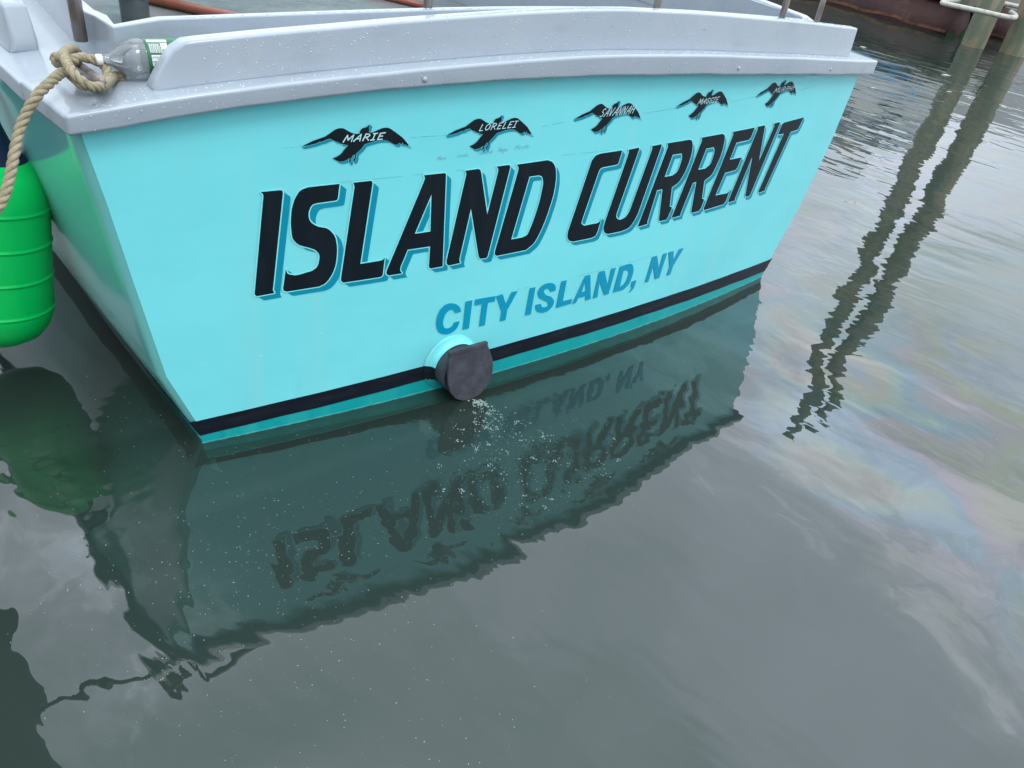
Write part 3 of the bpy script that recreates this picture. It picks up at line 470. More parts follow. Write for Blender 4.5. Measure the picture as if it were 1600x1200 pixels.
# ---- painted lettering, birds and names on the transom
GD = {"letters":[["I",[[2556,9707,3180,9720,3225,9702,3244,9688,3255,9663,3262,9603,2819,6262,2801,6162,2806,6090,2846,5992,2252,5965,2192,6030,2182,6062,2184,6094,2643,9561,2633,9637,2612,9664]],[[[2498,5754,2320,5912,2825,5937,2869,5948,2889,5968,2896,5995,2854,6112,2854,6162,2876,6288,3318,9624,3490,9475,3503,9445,3510,9388,3070,6075,3047,5948,3051,5882,3090,5785,3068,5777]]],[[[2242,5924,2225,5933,2154,6008,2140,6042,2140,6105,2600,9565,2589,9625,2527,9678,2520,9695,2521,9715,2529,9718,2527,9728,2540,9742,2558,9750,3192,9762,3248,9739,3282,9708,3300,9668,3306,9592,2866,6278,2844,6152,2848,6105,2887,6008,2887,5988,2867,5958,2835,5947]]]],["S",[[5153,9771,5099,9303,5084,9240,5068,9214,5043,9201,4982,9190,4385,9164,4255,9139,4209,9109,4156,9035,4105,8917,4086,8818,4088,8707,4103,8630,4130,8557,4186,8477,4300,8380,4406,8313,4630,8247,4703,8219,4769,8177,4848,8102,4918,8016,4977,7921,5024,7802,5053,7675,5080,7474,5083,7257,5068,7032,5049,6871,5017,6713,4946,6504,4886,6377,4783,6225,4725,6157,4661,6098,4593,6055,4420,5997,3280,5980,3219,6009,3183,6034,3160,6072,3151,6118,3152,6165,3172,6251,3269,6869,3305,6714,3321,6688,3366,6651,3474,6609,3583,6581,3694,6578,3805,6593,4031,6639,4144,6654,4285,6727,4317,6750,4345,6778,4389,6852,4417,6938,4441,7070,4449,7159,4442,7246,4413,7321,4345,7408,4262,7479,4197,7516,4032,7592,3833,7668,3771,7700,3714,7742,3620,7837,3569,7910,3530,7996,3512,8093,3489,8404,3490,8565,3507,8843,3529,9019,3557,9142,3597,9271,3648,9394,3747,9560,3800,9623,3831,9650,3911,9692,4091,9744]],[[[3525,5768,3431,5818,3315,5926,4418,5944,4585,5994,4679,6045,4780,6138,4896,6288,4992,6475,5062,6678,5103,6872,5126,7078,5137,7235,5137,7432,5126,7542,5096,7732,5072,7825,5021,7952,5025,7956,5135,7843,5199,7752,5239,7675,5290,7515,5323,7295,5196,6308,5163,6222,5096,6102,4980,5952,4899,5878,4838,5841,4665,5784]],[[3495,6658,3428,6681,3368,6715,3351,6742,3338,6799,3482,6680,3502,6658]],[[4295,7371,4072,7458,3987,7508,3905,7579,4005,7546,4208,7449,4285,7393,4305,7372]],[[4342,8414,4262,8477,4198,8547,4164,8612,4144,8685,4137,8792,4147,8872,4178,8958,4218,9035,4262,9082,4312,9100,4412,9113,4985,9137,5072,9154,5095,9168,5129,9208,5153,9305,5205,9723,5400,9552,5346,9092,5326,9015,5292,8988,5232,8977,4658,8953,4542,8936,4482,8916,4418,8848,4351,8702,4330,8578,4334,8495,4349,8418]]],[[[3268,5938,3175,5984,3138,6020,3118,6058,3107,6108,3110,6195,3130,6265,3220,6848,3238,6889,3245,6894,3252,6887,3258,6900,3278,6900,3285,6888,3295,6894,3307,6882,3320,6848,3338,6752,3364,6705,3410,6678,3458,6661,3595,6624,3702,6624,3782,6634,4022,6683,4112,6694,4132,6698,4252,6758,4309,6802,4339,6848,4362,6905,4386,7005,4403,7115,4406,7185,4386,7278,4348,7339,4288,7403,4228,7449,4152,7489,4022,7549,3822,7624,3741,7668,3688,7707,3580,7818,3531,7888,3494,7965,3467,8088,3447,8342,3443,8492,3454,8735,3467,8898,3497,9085,3531,9215,3594,9382,3658,9502,3711,9585,3763,9648,3798,9680,3842,9709,3902,9736,4075,9786,5042,9813,5162,9812,5188,9792,5196,9775,5196,9752,5143,9295,5126,9225,5098,9183,5055,9158,4995,9147,4422,9123,4322,9110,4265,9096,4225,9063,4174,8975,4138,8865,4127,8785,4130,8718,4144,8645,4178,8562,4217,8508,4311,8425,4415,8357,4498,8328,4672,8279,4732,8252,4803,8205,4883,8128,4955,8039,5002,7965,5052,7858,5086,7738,5123,7492,5123,7158,5103,6935,5073,6755,5019,6568,4959,6425,4916,6342,4855,6247,4793,6168,4712,6083,4652,6038,4602,6011,4432,5954]]]],["L",[[5624,9771,6265,9784,6310,9742,6320,9719,6319,9651,5962,6672,6745,6690,6821,6711,6854,6729,6908,6803,6867,6139,6849,6066,6831,6037,6807,6021,6752,6003,5335,6007,5261,6074,5241,6114,5240,6238,5675,9588,5665,9688]],[[[6292,5791,5585,5794,5401,5952,6748,5950,6838,5977,6889,6025,6920,6138,6957,6742,6969,6742,7101,6625,6974,6288,6950,6172,6951,6128,6961,6088,6978,6057,7072,5970,7116,5955,7088,5837,7065,5814,6998,5790]],[[6028,6727,6023,6742,6034,6832,6378,9686,6556,9528,6566,9505,6563,9412,6243,6738,6232,6730]]],[[[6035,5961,5328,5964,5268,6007,5223,6052,5204,6085,5194,6125,5197,6255,5207,6335,5630,9578,5630,9635,5622,9675,5583,9758,5591,9792,5622,9813,6272,9826,6308,9803,6343,9768,6363,9728,6360,9615,6014,6722,6022,6717,6085,6717,6735,6734,6819,6758,6837,6772,6868,6820,6895,6836,6915,6835,6918,6825,6928,6829,6950,6798,6913,6155,6892,6058,6878,6027,6855,6000,6808,5974,6758,5960]]]],["A",[[8267,9811,9108,9820,9160,9752,9390,6028,8889,6019,8818,6057,8791,6083,8777,6136,8757,6975,7822,6973,7566,6291,7559,6197,7565,6150,7588,6102,7652,6012,7101,6013,7035,6073,7010,6108,7002,6159,7021,6261,8292,9602,8309,9669,8311,9704,8301,9740],[8635,9064,8068,7584,8713,7593]],[[[7348,5801,7168,5959,7645,5960,7672,5968,7693,5988,7700,6018,7694,6045,7634,6128,7614,6172,7620,6285,7859,6918,8705,6916,8705,6760,8068,6758,7814,6078,7807,6015,7811,5938,7834,5888,7893,5802]],[[9132,5808,9041,5862,8928,5966,9385,5974,9414,5982,9435,6002,9443,6035,9427,6218,9217,9678,9222,9722,9353,9608,9402,9545,9410,9512,9570,6872,9487,6265,9490,6162,9504,6105,9522,6074,9622,5982,9637,5822,9628,5813]],[[8152,7638,8154,7662,8595,8803,8627,8235,8622,8172,8418,7645]]],[[[7092,5971,7058,5993,6992,6057,6964,6105,6960,6185,6978,6272,8246,9602,8267,9698,8226,9795,8226,9815,8234,9832,8262,9853,8355,9857,9112,9863,9132,9855,9192,9782,9206,9735,9417,6228,9433,6048,9433,6022,9425,6005,9392,5983,8878,5977,8798,6018,8758,6054,8734,6112,8717,6898,8711,6928,7862,6930,7852,6926,7844,6908,7610,6282,7603,6218,7608,6162,7624,6125,7689,6032,7691,6008,7683,5992,7652,5970],[8136,7628,8608,7633,8666,7642,8602,8843,8571,8775]]]],["N",[[9951,9829,10520,9850,10588,9811,10612,9786,10652,9701,11171,7969,11410,9630,11414,9718,11405,9761,11382,9798,11323,9868,11870,9880,11931,9840,11949,9814,11946,9733,11452,6121,11392,6056,11122,6071,11057,6132,11020,6182,10989,6271,10391,8305,10122,6240,10134,6135,10148,6101,10191,6042,9666,6016,9574,6093,9550,6136,9540,6261,10013,9682,10006,9737]],[[[9912,5804,9838,5860,9723,5965,10185,5987,10214,5995,10234,6015,10242,6044,10235,6072,10184,6152,10177,6258,10412,8040,10563,7532,10370,6045,10381,5918,10435,5831]],[[11592,5844,11368,5858,11194,6012,11352,6003,11418,6011,11497,6092,11506,6125,12000,9758,12008,9773,12185,9619,12196,9595,12193,9515,11856,7055,11724,6292,11733,6152,11703,5932,11698,5907,11642,5847]],[[11148,8228,10708,9703,10857,9575,10899,9488,11169,8588,11193,8488,11156,8235]]],[[[9655,5974,9582,6027,9524,6088,9500,6152,9497,6275,9957,9625,9970,9685,9962,9728,9910,9815,9917,9852,9948,9873,10528,9893,10608,9849,10648,9809,10696,9712,11155,8189,11366,9635,11370,9718,11362,9748,11288,9845,11284,9878,11303,9905,11322,9913,11798,9923,11878,9923,11895,9916,11955,9877,11975,9856,11989,9828,11993,9815,11990,9718,11500,6135,11489,6098,11418,6023,11398,6014,11115,6027,11095,6037,11050,6078,10991,6145,10971,6185,10944,6265,10408,8080,10167,6248,10178,6142,10226,6068,10232,6055,10232,6033,10218,6012,10195,5997]]]],["D",[[12242,9860,13716,9897,13933,9820,13973,9797,14051,9731,14115,9654,14169,9573,14201,9515,14246,9396,14308,9120,14321,9025,14335,8835,14336,8494,14325,8342,14285,8042,14197,7581,14120,7257,14021,6941,13959,6788,13860,6553,13777,6407,13724,6341,13672,6293,13614,6249,13363,6093,11899,6072,11813,6134,11789,6170,11775,6278,12345,9572,12353,9675,12344,9727,12316,9773],[12944,9310,13392,9319,13535,9271,13560,9256,13601,9208,13678,9012,13692,8925,13694,8839,13667,8313,13632,8046,13561,7654,13504,7398,13471,7272,13354,6898,13319,6821,13291,6790,13257,6768,13219,6753,13048,6712,12515,6709]],[[[12145,5861,12058,5920,11957,6008,11955,6020,13265,6037,13392,6048,13608,6181,13712,6257,13810,6362,13869,6452,13942,6608,14069,6918,14166,7225,14286,7755,14340,8045,14380,8345,14393,8648,14376,9015,14353,9162,14296,9412,14232,9578,14330,9482,14419,9355,14466,9262,14496,9172,14546,8948,14570,8802,14583,8602,14583,8278,14573,8132,14533,7832,14402,7182,14322,6888,14269,6732,14142,6422,14069,6265,14010,6175,13932,6090,13828,6014,13608,5880]],[[12582,6764,12580,6788,12987,9252,13022,9260,13378,9267,13485,9236,13545,9196,13582,9122,13582,9104,13268,9100,13190,9092,12806,6768]]],[[[11888,6031,11802,6087,11754,6142,11737,6192,11734,6302,12303,9592,12310,9675,12302,9712,12273,9758,12211,9828,12202,9848,12210,9882,12238,9903,12318,9907,13725,9940,13882,9889,13958,9856,14045,9797,14135,9699,14226,9562,14282,9428,14343,9172,14366,9025,14380,8825,14380,8482,14370,8335,14330,8035,14240,7565,14162,7242,14066,6935,13919,6578,13859,6455,13812,6381,13770,6328,13688,6250,13568,6168,13372,6050],[12569,6755,13045,6757,13178,6788,13238,6808,13280,6842,13299,6875,13426,7275,13493,7545,13590,8058,13626,8352,13650,8802,13650,8912,13636,8998,13579,9155,13553,9202,13533,9222,13502,9239,13382,9275,13032,9270,12980,9262]]]],["C",[[17741,9925,17683,9439,17670,9373,17652,9346,17616,9330,17524,9316,16855,9295,16715,9271,16663,9238,16644,9210,16600,9074,16224,7019,16217,6909,16223,6881,16238,6852,16287,6807,16416,6730,17193,6728,17300,6769,17342,6805,17358,6835,17399,6969,17330,6344,17297,6186,17281,6151,17257,6121,17225,6100,17187,6085,17015,6045,15972,6051,15771,6105,15734,6125,15662,6187,15606,6260,15563,6335,15545,6382,15536,6428,15532,6609,16076,9647,16151,9752,16209,9817,16247,9843,16292,9862,16398,9885,16566,9909]],[[[17202,5831,16222,5837,16015,5893,15928,5950,15847,6025,15978,5997,17008,5990,17212,6038,17258,6058,17326,6122,17360,6225,17386,6365,17444,6898,17452,6906,17613,6765,17590,6542,17590,6472,17606,6392,17580,6152,17553,6012,17526,5935,17502,5907,17472,5887,17432,5871,17258,5830]],[[16432,6784,16308,6858,16281,6885,16270,6912,16277,7018,16647,9042,16688,9175,16703,9202,16728,9219,16858,9243,17498,9260,17602,9274,17666,9292,17709,9332,17726,9385,17787,9868,17795,9876,17986,9708,17930,9225,17919,9168,17900,9135,17848,9114,17745,9100,17105,9083,16948,9052,16910,9025,16888,8988,16840,8828,16470,6788]]],[[[16945,6001,15968,6007,15808,6044,15712,6088,15672,6117,15620,6168,15548,6272,15501,6372,15490,6438,15490,6628,16030,9645,16042,9673,16105,9763,16137,9805,16185,9853,16252,9892,16338,9920,16558,9953,17745,9970,17775,9948,17783,9932,17783,9895,17720,9392,17699,9335,17675,9310,17615,9284,17508,9270,16872,9253,16742,9232,16707,9218,16684,9192,16644,9065,16267,7008,16260,6915,16269,6885,16288,6860,16432,6774,17175,6770,17265,6801,17303,6825,17326,6875,17348,6958,17365,6985,17375,6983,17385,6994,17405,6993,17408,6975,17418,6987,17432,6975,17439,6958,17440,6932,17376,6355,17350,6215,17333,6158,17315,6124,17282,6087,17228,6054,17195,6041,17022,6000]]]],["U",[[18106,9912,18738,9947,18764,9834,18302,7062,18292,6961,18297,6893,18314,6857,18398,6763,18472,6710,18512,6690,18564,6673,18615,6666,18712,6673,18801,6693,18861,6712,18912,6740,18957,6773,19030,6854,19081,6936,19097,6978,19140,7153,19603,9773,19590,9863,19545,9934,20157,9955,20183,9849,19732,6768,19614,6473,19508,6313,19421,6215,19368,6173,19306,6138,19238,6113,19163,6097,18838,6057,18032,6064,17866,6133,17791,6179,17732,6244,17693,6316,17663,6386,17648,6438,17643,6488,17653,6680,18166,9762,18154,9838]],[[[18922,5844,18282,5850,18078,5938,17961,6035,18038,6010,18842,6003,19215,6054,19335,6093,19442,6163,19545,6274,19656,6438,19712,6565,19786,6772,20220,9728,20236,9845,20232,9886,20402,9739,20430,9632,19972,6538,19882,6305,19826,6202,19717,6052,19612,5958,19498,5904,19392,5880,19092,5844]],[[18528,6741,18434,6802,18387,6848,18348,6912,18344,6955,18357,7075,18816,9828,18812,9883,18983,9735,19010,9615,18550,6862,18540,6752]]],[[[18665,6014,18022,6021,17815,6111,17750,6158,17710,6202,17674,6255,17638,6332,17604,6432,17600,6552,17610,6695,18120,9748,18116,9812,18065,9898,18065,9920,18078,9942,18102,9956,18745,9990,18768,9975,18783,9952,18806,9848,18790,9715,18347,7065,18333,6942,18341,6902,18355,6874,18401,6818,18457,6772,18522,6734,18568,6718,18655,6710,18785,6734,18848,6754,18906,6788,18957,6832,19022,6918,19046,6965,19062,7018,19103,7195,19556,9758,19552,9838,19507,9915,19507,9942,19527,9968,19562,9980,20162,9996,20192,9975,20202,9955,20226,9858,20226,9835,19776,6758,19679,6508,19616,6392,19507,6242,19438,6173,19388,6134,19316,6095,19262,6074,19155,6050,18855,6014]]]],["R",[[20541,9957,22002,9972,22172,9933,22237,9898,22286,9848,22342,9766,22384,9700,22415,9635,22451,9505,22490,9278,22495,9085,22478,8898,22449,8708,22406,8516,22377,8422,22341,8332,22234,8132,22160,8025,22114,7976,22060,7932,22009,7900,21704,7775,21931,6798,22140,6699,22047,6317,21943,6111,21480,6117,21385,6195,21034,7780,20669,7772,20560,6257,20609,6121,20008,6095,19954,6155,20626,9769,20629,9807,20617,9848],[21123,9376,21741,9373,21817,9240,21848,9155,21858,9098,21861,8987,21844,8746,21820,8617,21794,8559,21753,8508,21718,8479,21676,8455,21489,8369,20962,8369]],[[[20255,5884,20078,6042,20602,6067,20631,6075,20653,6098,20659,6128,20613,6268,20717,7715,20988,7726,21028,7564,20922,7560,20914,7552,20807,6055,20853,5912,20792,5903]],[[22115,5898,21725,5904,21541,6062,21935,6057,21969,6065,21992,6088,22096,6295,22181,6648,22188,6656,22332,6532,22274,6215,22303,6138,22295,6107,22192,5901]],[[22128,6764,21974,6842,21766,7738,22042,7857,22145,7933,22207,7998,22279,8102,22389,8308,22422,8392,22456,8498,22503,8712,22533,8908,22550,9088,22546,9255,22530,9372,22482,9598,22438,9723,22497,9675,22542,9622,22632,9485,22682,9358,22740,9042,22743,8875,22736,8782,22696,8498,22649,8288,22592,8128,22479,7915,22407,7812,22305,7718,22195,7658,21952,7560,22133,6778,22134,6765]],[[21028,8424,21168,9321,21709,9318,21773,9208,21785,9160,21370,9158,21252,8426]]],[[[19998,6054,19982,6063,19920,6128,19911,6145,19911,6168,20583,9782,20583,9812,20573,9838,20503,9942,20503,9962,20510,9978,20542,10000,20652,10003,22005,10017,22142,9989,22228,9956,22282,9917,22332,9859,22422,9722,22459,9642,22493,9522,22533,9295,22540,9208,22540,9075,22530,8955,22503,8762,22452,8515,22389,8332,22269,8105,22197,8002,22138,7940,22082,7894,21958,7828,21772,7756,21757,7745,21968,6835,21978,6824,22158,6737,22183,6705,22183,6685,22092,6312,21982,6092,21966,6075,21945,6067,21472,6074,21452,6083,21348,6172,21334,6218,21000,7732,20982,7737,20718,7730,20710,7725,20607,6305,20607,6258,20650,6135,20650,6115,20642,6098,20608,6077,20088,6053],[21017,8415,21482,8414,21658,8494,21706,8525,21735,8554,21756,8582,21776,8625,21793,8692,21816,8968,21817,9075,21806,9142,21786,9202,21716,9328,21162,9331]]]],["R",[[22898,9976,24447,9998,24627,9939,24699,9893,24746,9828,24812,9670,24840,9560,24875,9301,24887,9111,24882,8926,24861,8756,24826,8601,24685,8160,24656,8091,24617,8027,24565,7969,24506,7926,24437,7890,24129,7765,24374,6821,24598,6720,24541,6291,24414,6144,23898,6136,23787,6215,23489,7783,23239,7771,22957,6305,22985,6151,22377,6140,22327,6213,22997,9828,22998,9861,22982,9895],[23519,9400,24106,9398,24186,9292,24221,9238,24246,9181,24262,9124,24270,9015,24263,8778,24241,8653,24216,8596,24177,8545,24141,8514,24097,8487,23898,8392,23358,8401]],[[[24142,5924,24018,6013,23944,6082,24405,6090,24442,6100,24586,6262,24596,6302,24644,6665,24655,6669,24785,6555,24726,6202,24734,6172,24792,6122,24785,6074,24655,5930]],[[22625,5928,22448,6086,22978,6097,23008,6105,23030,6128,23036,6165,23010,6305,23280,7712,23288,7720,23442,7726,23473,7588,23480,7525,23204,6092,23230,5942]],[[24565,6794,24418,6862,24192,7732,24452,7838,24528,7878,24588,7920,24660,7995,24696,8052,24729,8125,24852,8505,24900,8682,24926,8828,24940,8988,24940,9152,24930,9292,24893,9565,24869,9665,24824,9775,24828,9780,24935,9690,24976,9645,25056,9465,25076,9402,25130,9002,25130,8712,25110,8552,25069,8375,24929,7938,24876,7832,24810,7755,24748,7711,24672,7671,24377,7548,24569,6808,24571,6795]],[[23528,8451,23420,8458,23565,9345,24078,9346,24162,9232,24179,9202,24178,9187,23764,9182,23649,8462,23638,8450]]],[[[23885,6094,23765,6178,23744,6208,23456,7718,23452,7734,23445,7737,23282,7730,23274,7722,23004,6312,23026,6175,23026,6145,23018,6128,22985,6107,22372,6097,22337,6122,22284,6205,22317,6408,22953,9835,22952,9858,22942,9876,22870,9945,22861,9962,22867,9998,22895,10019,24452,10043,24628,9986,24682,9959,24725,9927,24765,9883,24789,9838,24852,9688,24872,9625,24893,9508,24926,9225,24930,8978,24920,8845,24890,8672,24866,8578,24726,8142,24686,8055,24652,8002,24583,7928,24525,7888,24442,7844,24202,7749,24184,7735,24411,6855,24615,6759,24640,6725,24640,6692,24586,6288,24573,6262,24467,6138,24438,6110,24418,6100],[23737,8438,23888,8437,24028,8501,24108,8544,24142,8570,24176,8615,24196,8658,24213,8725,24220,8782,24227,8968,24227,9052,24220,9108,24182,9218,24082,9356,23565,9357,23557,9352,23410,8448,23418,8443]]]],["E",[[25323,10005,27134,10022,27082,9556,26942,9434,25909,9418,25783,8592,26798,8578,26719,8063,26571,7950,25722,7930,25486,6795,26491,6751,26586,6791,26625,6817,26652,6860,26675,6962,26627,6325,26505,6153,24897,6113,24778,6200,25406,9845]],[[[25142,5901,25015,5993,24945,6055,24948,6060,26458,6097,26532,6108,26558,6134,26672,6294,26679,6322,26724,6898,26881,6768,26800,6272,26808,6231,26876,6158,26876,6128,26872,6107,26752,5941]],[[25708,6838,25558,6844,25550,6852,25765,7875,26502,7893,26598,7904,26766,8038,26848,8533,27043,8362,26965,7851,26815,7737,25969,7715,25786,6842]],[[25848,8644,25847,8668,25956,9365,26808,9377,26938,9380,26968,9388,27129,9532,27183,9972,27198,9967,27377,9812,27366,9672,27309,9325,27203,9232,27182,9220,26158,9202,26069,8645]]],[[[24885,6071,24747,6172,24736,6192,24737,6228,25360,9832,25283,9988,25283,10008,25290,10025,25318,10046,25345,10050,27058,10067,27138,10066,27155,10058,27176,10028,27176,9995,27126,9548,27085,9500,26965,9398,26948,9390,26818,9387,25948,9374,25836,8635,26798,8623,26818,8615,26840,8585,26840,8552,26770,8098,26762,8055,26745,8030,26606,7922,26578,7907,25808,7890,25758,7884,25540,6842,25572,6833,26482,6795,26556,6825,26595,6848,26612,6882,26627,6955,26642,6975,26648,6976,26652,6965,26662,6981,26682,6980,26685,6957,26698,6975,26715,6949,26716,6912,26673,6332,26662,6298,26547,6135,26512,6110]]]],["N",[[27389,10034,28036,10042,28088,9931,28616,8163,29001,9898,28870,10041,29430,10059,29473,9955,28888,6291,28792,6202,28466,6229,28395,6327,27800,8473,27444,6299,27534,6190,26933,6176,26851,6259,27460,9913]],[[[27178,5964,27002,6122,27528,6137,27555,6144,27576,6165,27583,6195,27576,6222,27500,6322,27815,8219,27957,7708,27691,6088,27776,5978]],[[29005,5991,28712,6018,28541,6168,28765,6150,28818,6158,28936,6268,29506,9825,29525,9975,29676,9842,29613,9395,29622,9356,29652,9331,29653,9322,29136,6082,29045,5994]],[[28605,8384,28142,9949,28283,9828,28332,9725,28656,8645,28663,8615,28616,8402]]],[[[26922,6134,26903,6145,26820,6232,26810,6252,26810,6285,27413,9898,27409,9915,27349,10018,27349,10038,27357,10055,27385,10076,27475,10080,28038,10087,28073,10065,28139,9918,28608,8349,28953,9885,28841,10008,28832,10028,28840,10062,28868,10083,28898,10086,29405,10103,29435,10103,29453,10095,29476,10065,29516,9968,29516,9942,28940,6325,28925,6267,28822,6171,28798,6160,28752,6160,28458,6187,28428,6208,28358,6305,27812,8254,27491,6315,27566,6218,27574,6202,27572,6182,27564,6178,27566,6168,27553,6155,27535,6147]]]],["T",[[29898,9984,31888,10040,31738,9527,31658,9410,30978,9377,30304,6363,30352,6258,29759,6224,29663,6313,30265,9372,29665,9380,29740,9905]],[[[30005,6011,29823,6172,30348,6204,30375,6211,30396,6232,30401,6272,30360,6378,31018,9320,31025,9326,31078,9330,31622,9354,31685,9365,31786,9502,31928,9992,31935,9996,32133,9822,31986,9315,31905,9198,31255,9166,31224,9158,30554,6165,30551,6148,30596,6045]],[[30018,9164,29915,9168,29738,9325,30198,9318,30168,9165]]],[[[29748,6181,29732,6190,29630,6285,29620,6305,29620,6328,30210,9322,30202,9330,29665,9337,29632,9358,29624,9375,29624,9408,29694,9902,29705,9928,29723,9945,29885,10026,29935,10030,31832,10083,31892,10083,31908,10075,31930,10045,31930,10025,31782,9518,31712,9412,31682,9375,31665,9367,31632,9364,31022,9337,31014,9332,30351,6372,30394,6272,30394,6252,30386,6235,30355,6213]]]],["c",[[10487,3737,10206,3729,10164,3839,10128,3880,10050,3926,9995,3942,9955,3944,9919,3936,9885,3920,9825,3874,9767,3814,9721,3729,9691,3631,9669,3484,9669,3384,9676,3333,9715,3214,9746,3148,9792,3095,9819,3078,9877,3060,9964,3056,10024,3065,10079,3086,10125,3119,10145,3141,10205,3282,10480,3290,10433,3085,10417,3037,10369,2957,10309,2893,10275,2865,10200,2820,10098,2782,9986,2765,9927,2766,9814,2788,9707,2827,9606,2886,9521,2967,9486,3014,9430,3116,9388,3220,9368,3287,9349,3418,9351,3609,9368,3751,9383,3819,9426,3946,9456,4004,9516,4094,9588,4171,9631,4203,9678,4227,9778,4255,9832,4261,9946,4255,10004,4243,10112,4207,10165,4182,10268,4117,10338,4050,10384,3994,10422,3934,10450,3876]],[],[]],["i",[[10657,4193,10986,4189,10987,2813,10673,2811]],[],[]],["t",[[11122,4195,12143,4156,12139,3887,11792,3904,11791,2781,11493,2793,11502,3892,11130,3906]],[],[]],["y",[[12177,4136,12500,4176,12750,3626,12981,4176,13295,4164,12885,3310,12876,2798,12583,2790,12581,3298]],[],[]],["i",[[13950,4160,14254,4163,14266,2771,13945,2777]],[],[]],["s",[[15480,3719,15188,3723,15150,3810,15121,3850,15061,3894,14958,3931,14890,3933,14826,3910,14802,3889,14788,3863,14784,3832,14806,3771,14855,3708,14912,3648,14970,3600,15037,3565,15251,3470,15314,3425,15431,3305,15492,3219,15513,3175,15527,3124,15531,3076,15526,3029,15514,2986,15479,2906,15455,2865,15390,2796,15307,2744,15205,2707,15083,2687,15017,2686,14949,2694,14880,2711,14770,2752,14661,2809,14567,2885,14529,2935,14502,2989,14438,3211,14763,3206,14794,3104,14824,3055,14849,3031,14910,2993,15006,2959,15088,2952,15158,2971,15183,2990,15198,3016,15202,3060,15180,3136,15139,3196,15060,3253,14684,3473,14628,3515,14581,3562,14523,3644,14466,3771,14451,3861,14455,3907,14483,3991,14528,4062,14556,4093,14588,4120,14662,4164,14748,4193,14840,4210,14940,4213,14992,4208,15097,4187,15204,4155,15306,4104,15351,4069,15406,4005,15446,3935,15473,3865,15481,3815]],[],[]],["l",[[15739,4141,16052,4132,16070,3035,16637,3030,16629,2785,15721,2759]],[],[]],["a",[[17171,4125,17487,4116,17884,2743,17534,2743,17495,2992,17021,2988,16949,2756,16709,2735],[17250,3825,17159,3270,17424,3264]],[],[]],["n",[[18034,4151,18387,4144,18852,3253,18823,4156,19132,4146,19058,2746,18766,2745,18212,3619,18322,2742,18023,2734]],[],[]],["d",[[19413,4145,19976,4172,20105,4147,20191,4122,20232,4101,20275,4069,20311,4032,20368,3951,20461,3775,20487,3685,20497,3598,20497,3513,20473,3269,20437,3116,20409,3045,20373,2979,20327,2919,20247,2851,20061,2737,19361,2746],[19733,3854,19965,3850,20074,3770,20122,3726,20160,3672,20178,3620,20182,3568,20149,3291,20111,3174,20080,3122,20040,3078,20001,3050,19957,3027,19757,2956]],[],[]],["comma",[[20569,3088,20889,3086,20891,2936,20888,2838,20880,2791,20853,2697,20813,2610,20786,2571,20728,2516,20575,2436,20590,2518,20709,2760,20583,2775]],[],[]],["n",[[21669,4199,22011,4198,22479,3328,22466,4196,22775,4193,22699,2800,22375,2803,21939,3635,21876,2775,21621,2786]],[],[]],["y",[[22887,4202,23262,4195,23507,3625,23722,4203,24078,4190,23609,3292,23566,2784,23284,2786,23308,3311]],[],[]]],"bird":[[[-59,9,321,179,716,293,1028,492,1090,519,1164,535,1202,539,1279,535,1316,526,1361,506,1533,403,1594,371,1703,337,1756,328,1812,328,1873,334,1877,393,1884,421,1910,460,1947,492,1991,511,2090,530,2218,623,2182,518,2196,356,2307,345,2482,415,2609,459,2671,476,2730,483,2812,482,2866,473,2901,461,2968,426,3123,324,3411,113,3538,-24,3717,-232,3626,-160,3600,-198,3538,-116,3484,-151,3397,-29,3384,-132,3308,-49,3201,-121,3059,-73,2895,27,2815,54,2770,63,2678,70,2586,70,2477,63,2265,25,2054,-27,1926,-184,1770,-315,1589,-418,1459,-512,1330,-555,1200,-559,1071,-499,968,-429,1121,-375,1249,-295,1376,-139,1491,-32,1220,46,1143,99,1067,116,878,219,715,183,666,149,517,132,418,89,221,50],[1583,-392,1525,-529,1540,-646,1578,-572,1577,-494,1641,-401],[1731,-325,1734,-441,1669,-526,1684,-605,1736,-531,1768,-430,1765,-327]],[[[1631,-726,1570,-669,1564,-659,1605,-575,1606,-502,1668,-405,1701,-387,1706,-392,1705,-432,1657,-495,1643,-522,1653,-592,1658,-610,1669,-625,1673,-652,1639,-722]],[[1775,-687,1709,-622,1761,-540,1792,-445,1794,-332,1953,-195,2071,-51,2245,-7,2395,23,2548,43,2701,43,2801,29,2885,2,2958,-42,2955,-45,2885,-27,2801,-17,2631,-17,2521,-31,2331,-67,2148,-115,2026,-262,1857,-405,1859,-525,1829,-619,1782,-685]],[[1288,-643,1165,-586,1124,-555,1191,-583,1305,-583,1338,-580,1385,-566,1465,-539,1499,-522,1506,-595,1506,-612,1503,-615,1425,-640]],[[3791,-302,3718,-249,3730,-232,3740,-235]],[[3691,-282,3626,-222,3624,-212,3631,-204,3691,-246,3718,-249]],[[3575,-233,3513,-175,3513,-165,3528,-156,3535,-158,3578,-215,3592,-225,3585,-233]],[[3471,-213,3404,-149,3415,-108,3421,-111,3458,-164,3482,-179,3479,-209]],[[3288,-206,3151,-159,3081,-112,3188,-146,3205,-147,3305,-88,3368,-155,3301,-203]],[[41,-76,-17,-22,-20,-15,-12,-11,228,23,415,60,521,105,675,124,731,159,871,189,972,135,815,99,761,64,748,61,608,45,501,0,295,-40]],[[1395,-66,1315,-41,1251,5,1431,-45,1411,-67]],[[1198,21,1156,31,1055,89,1126,75,1202,25]],[[2248,377,2225,380,2220,385,2210,505,2214,528,2237,591,2241,595,2295,546,2308,528,2277,435,2279,381,2275,377]]]]}
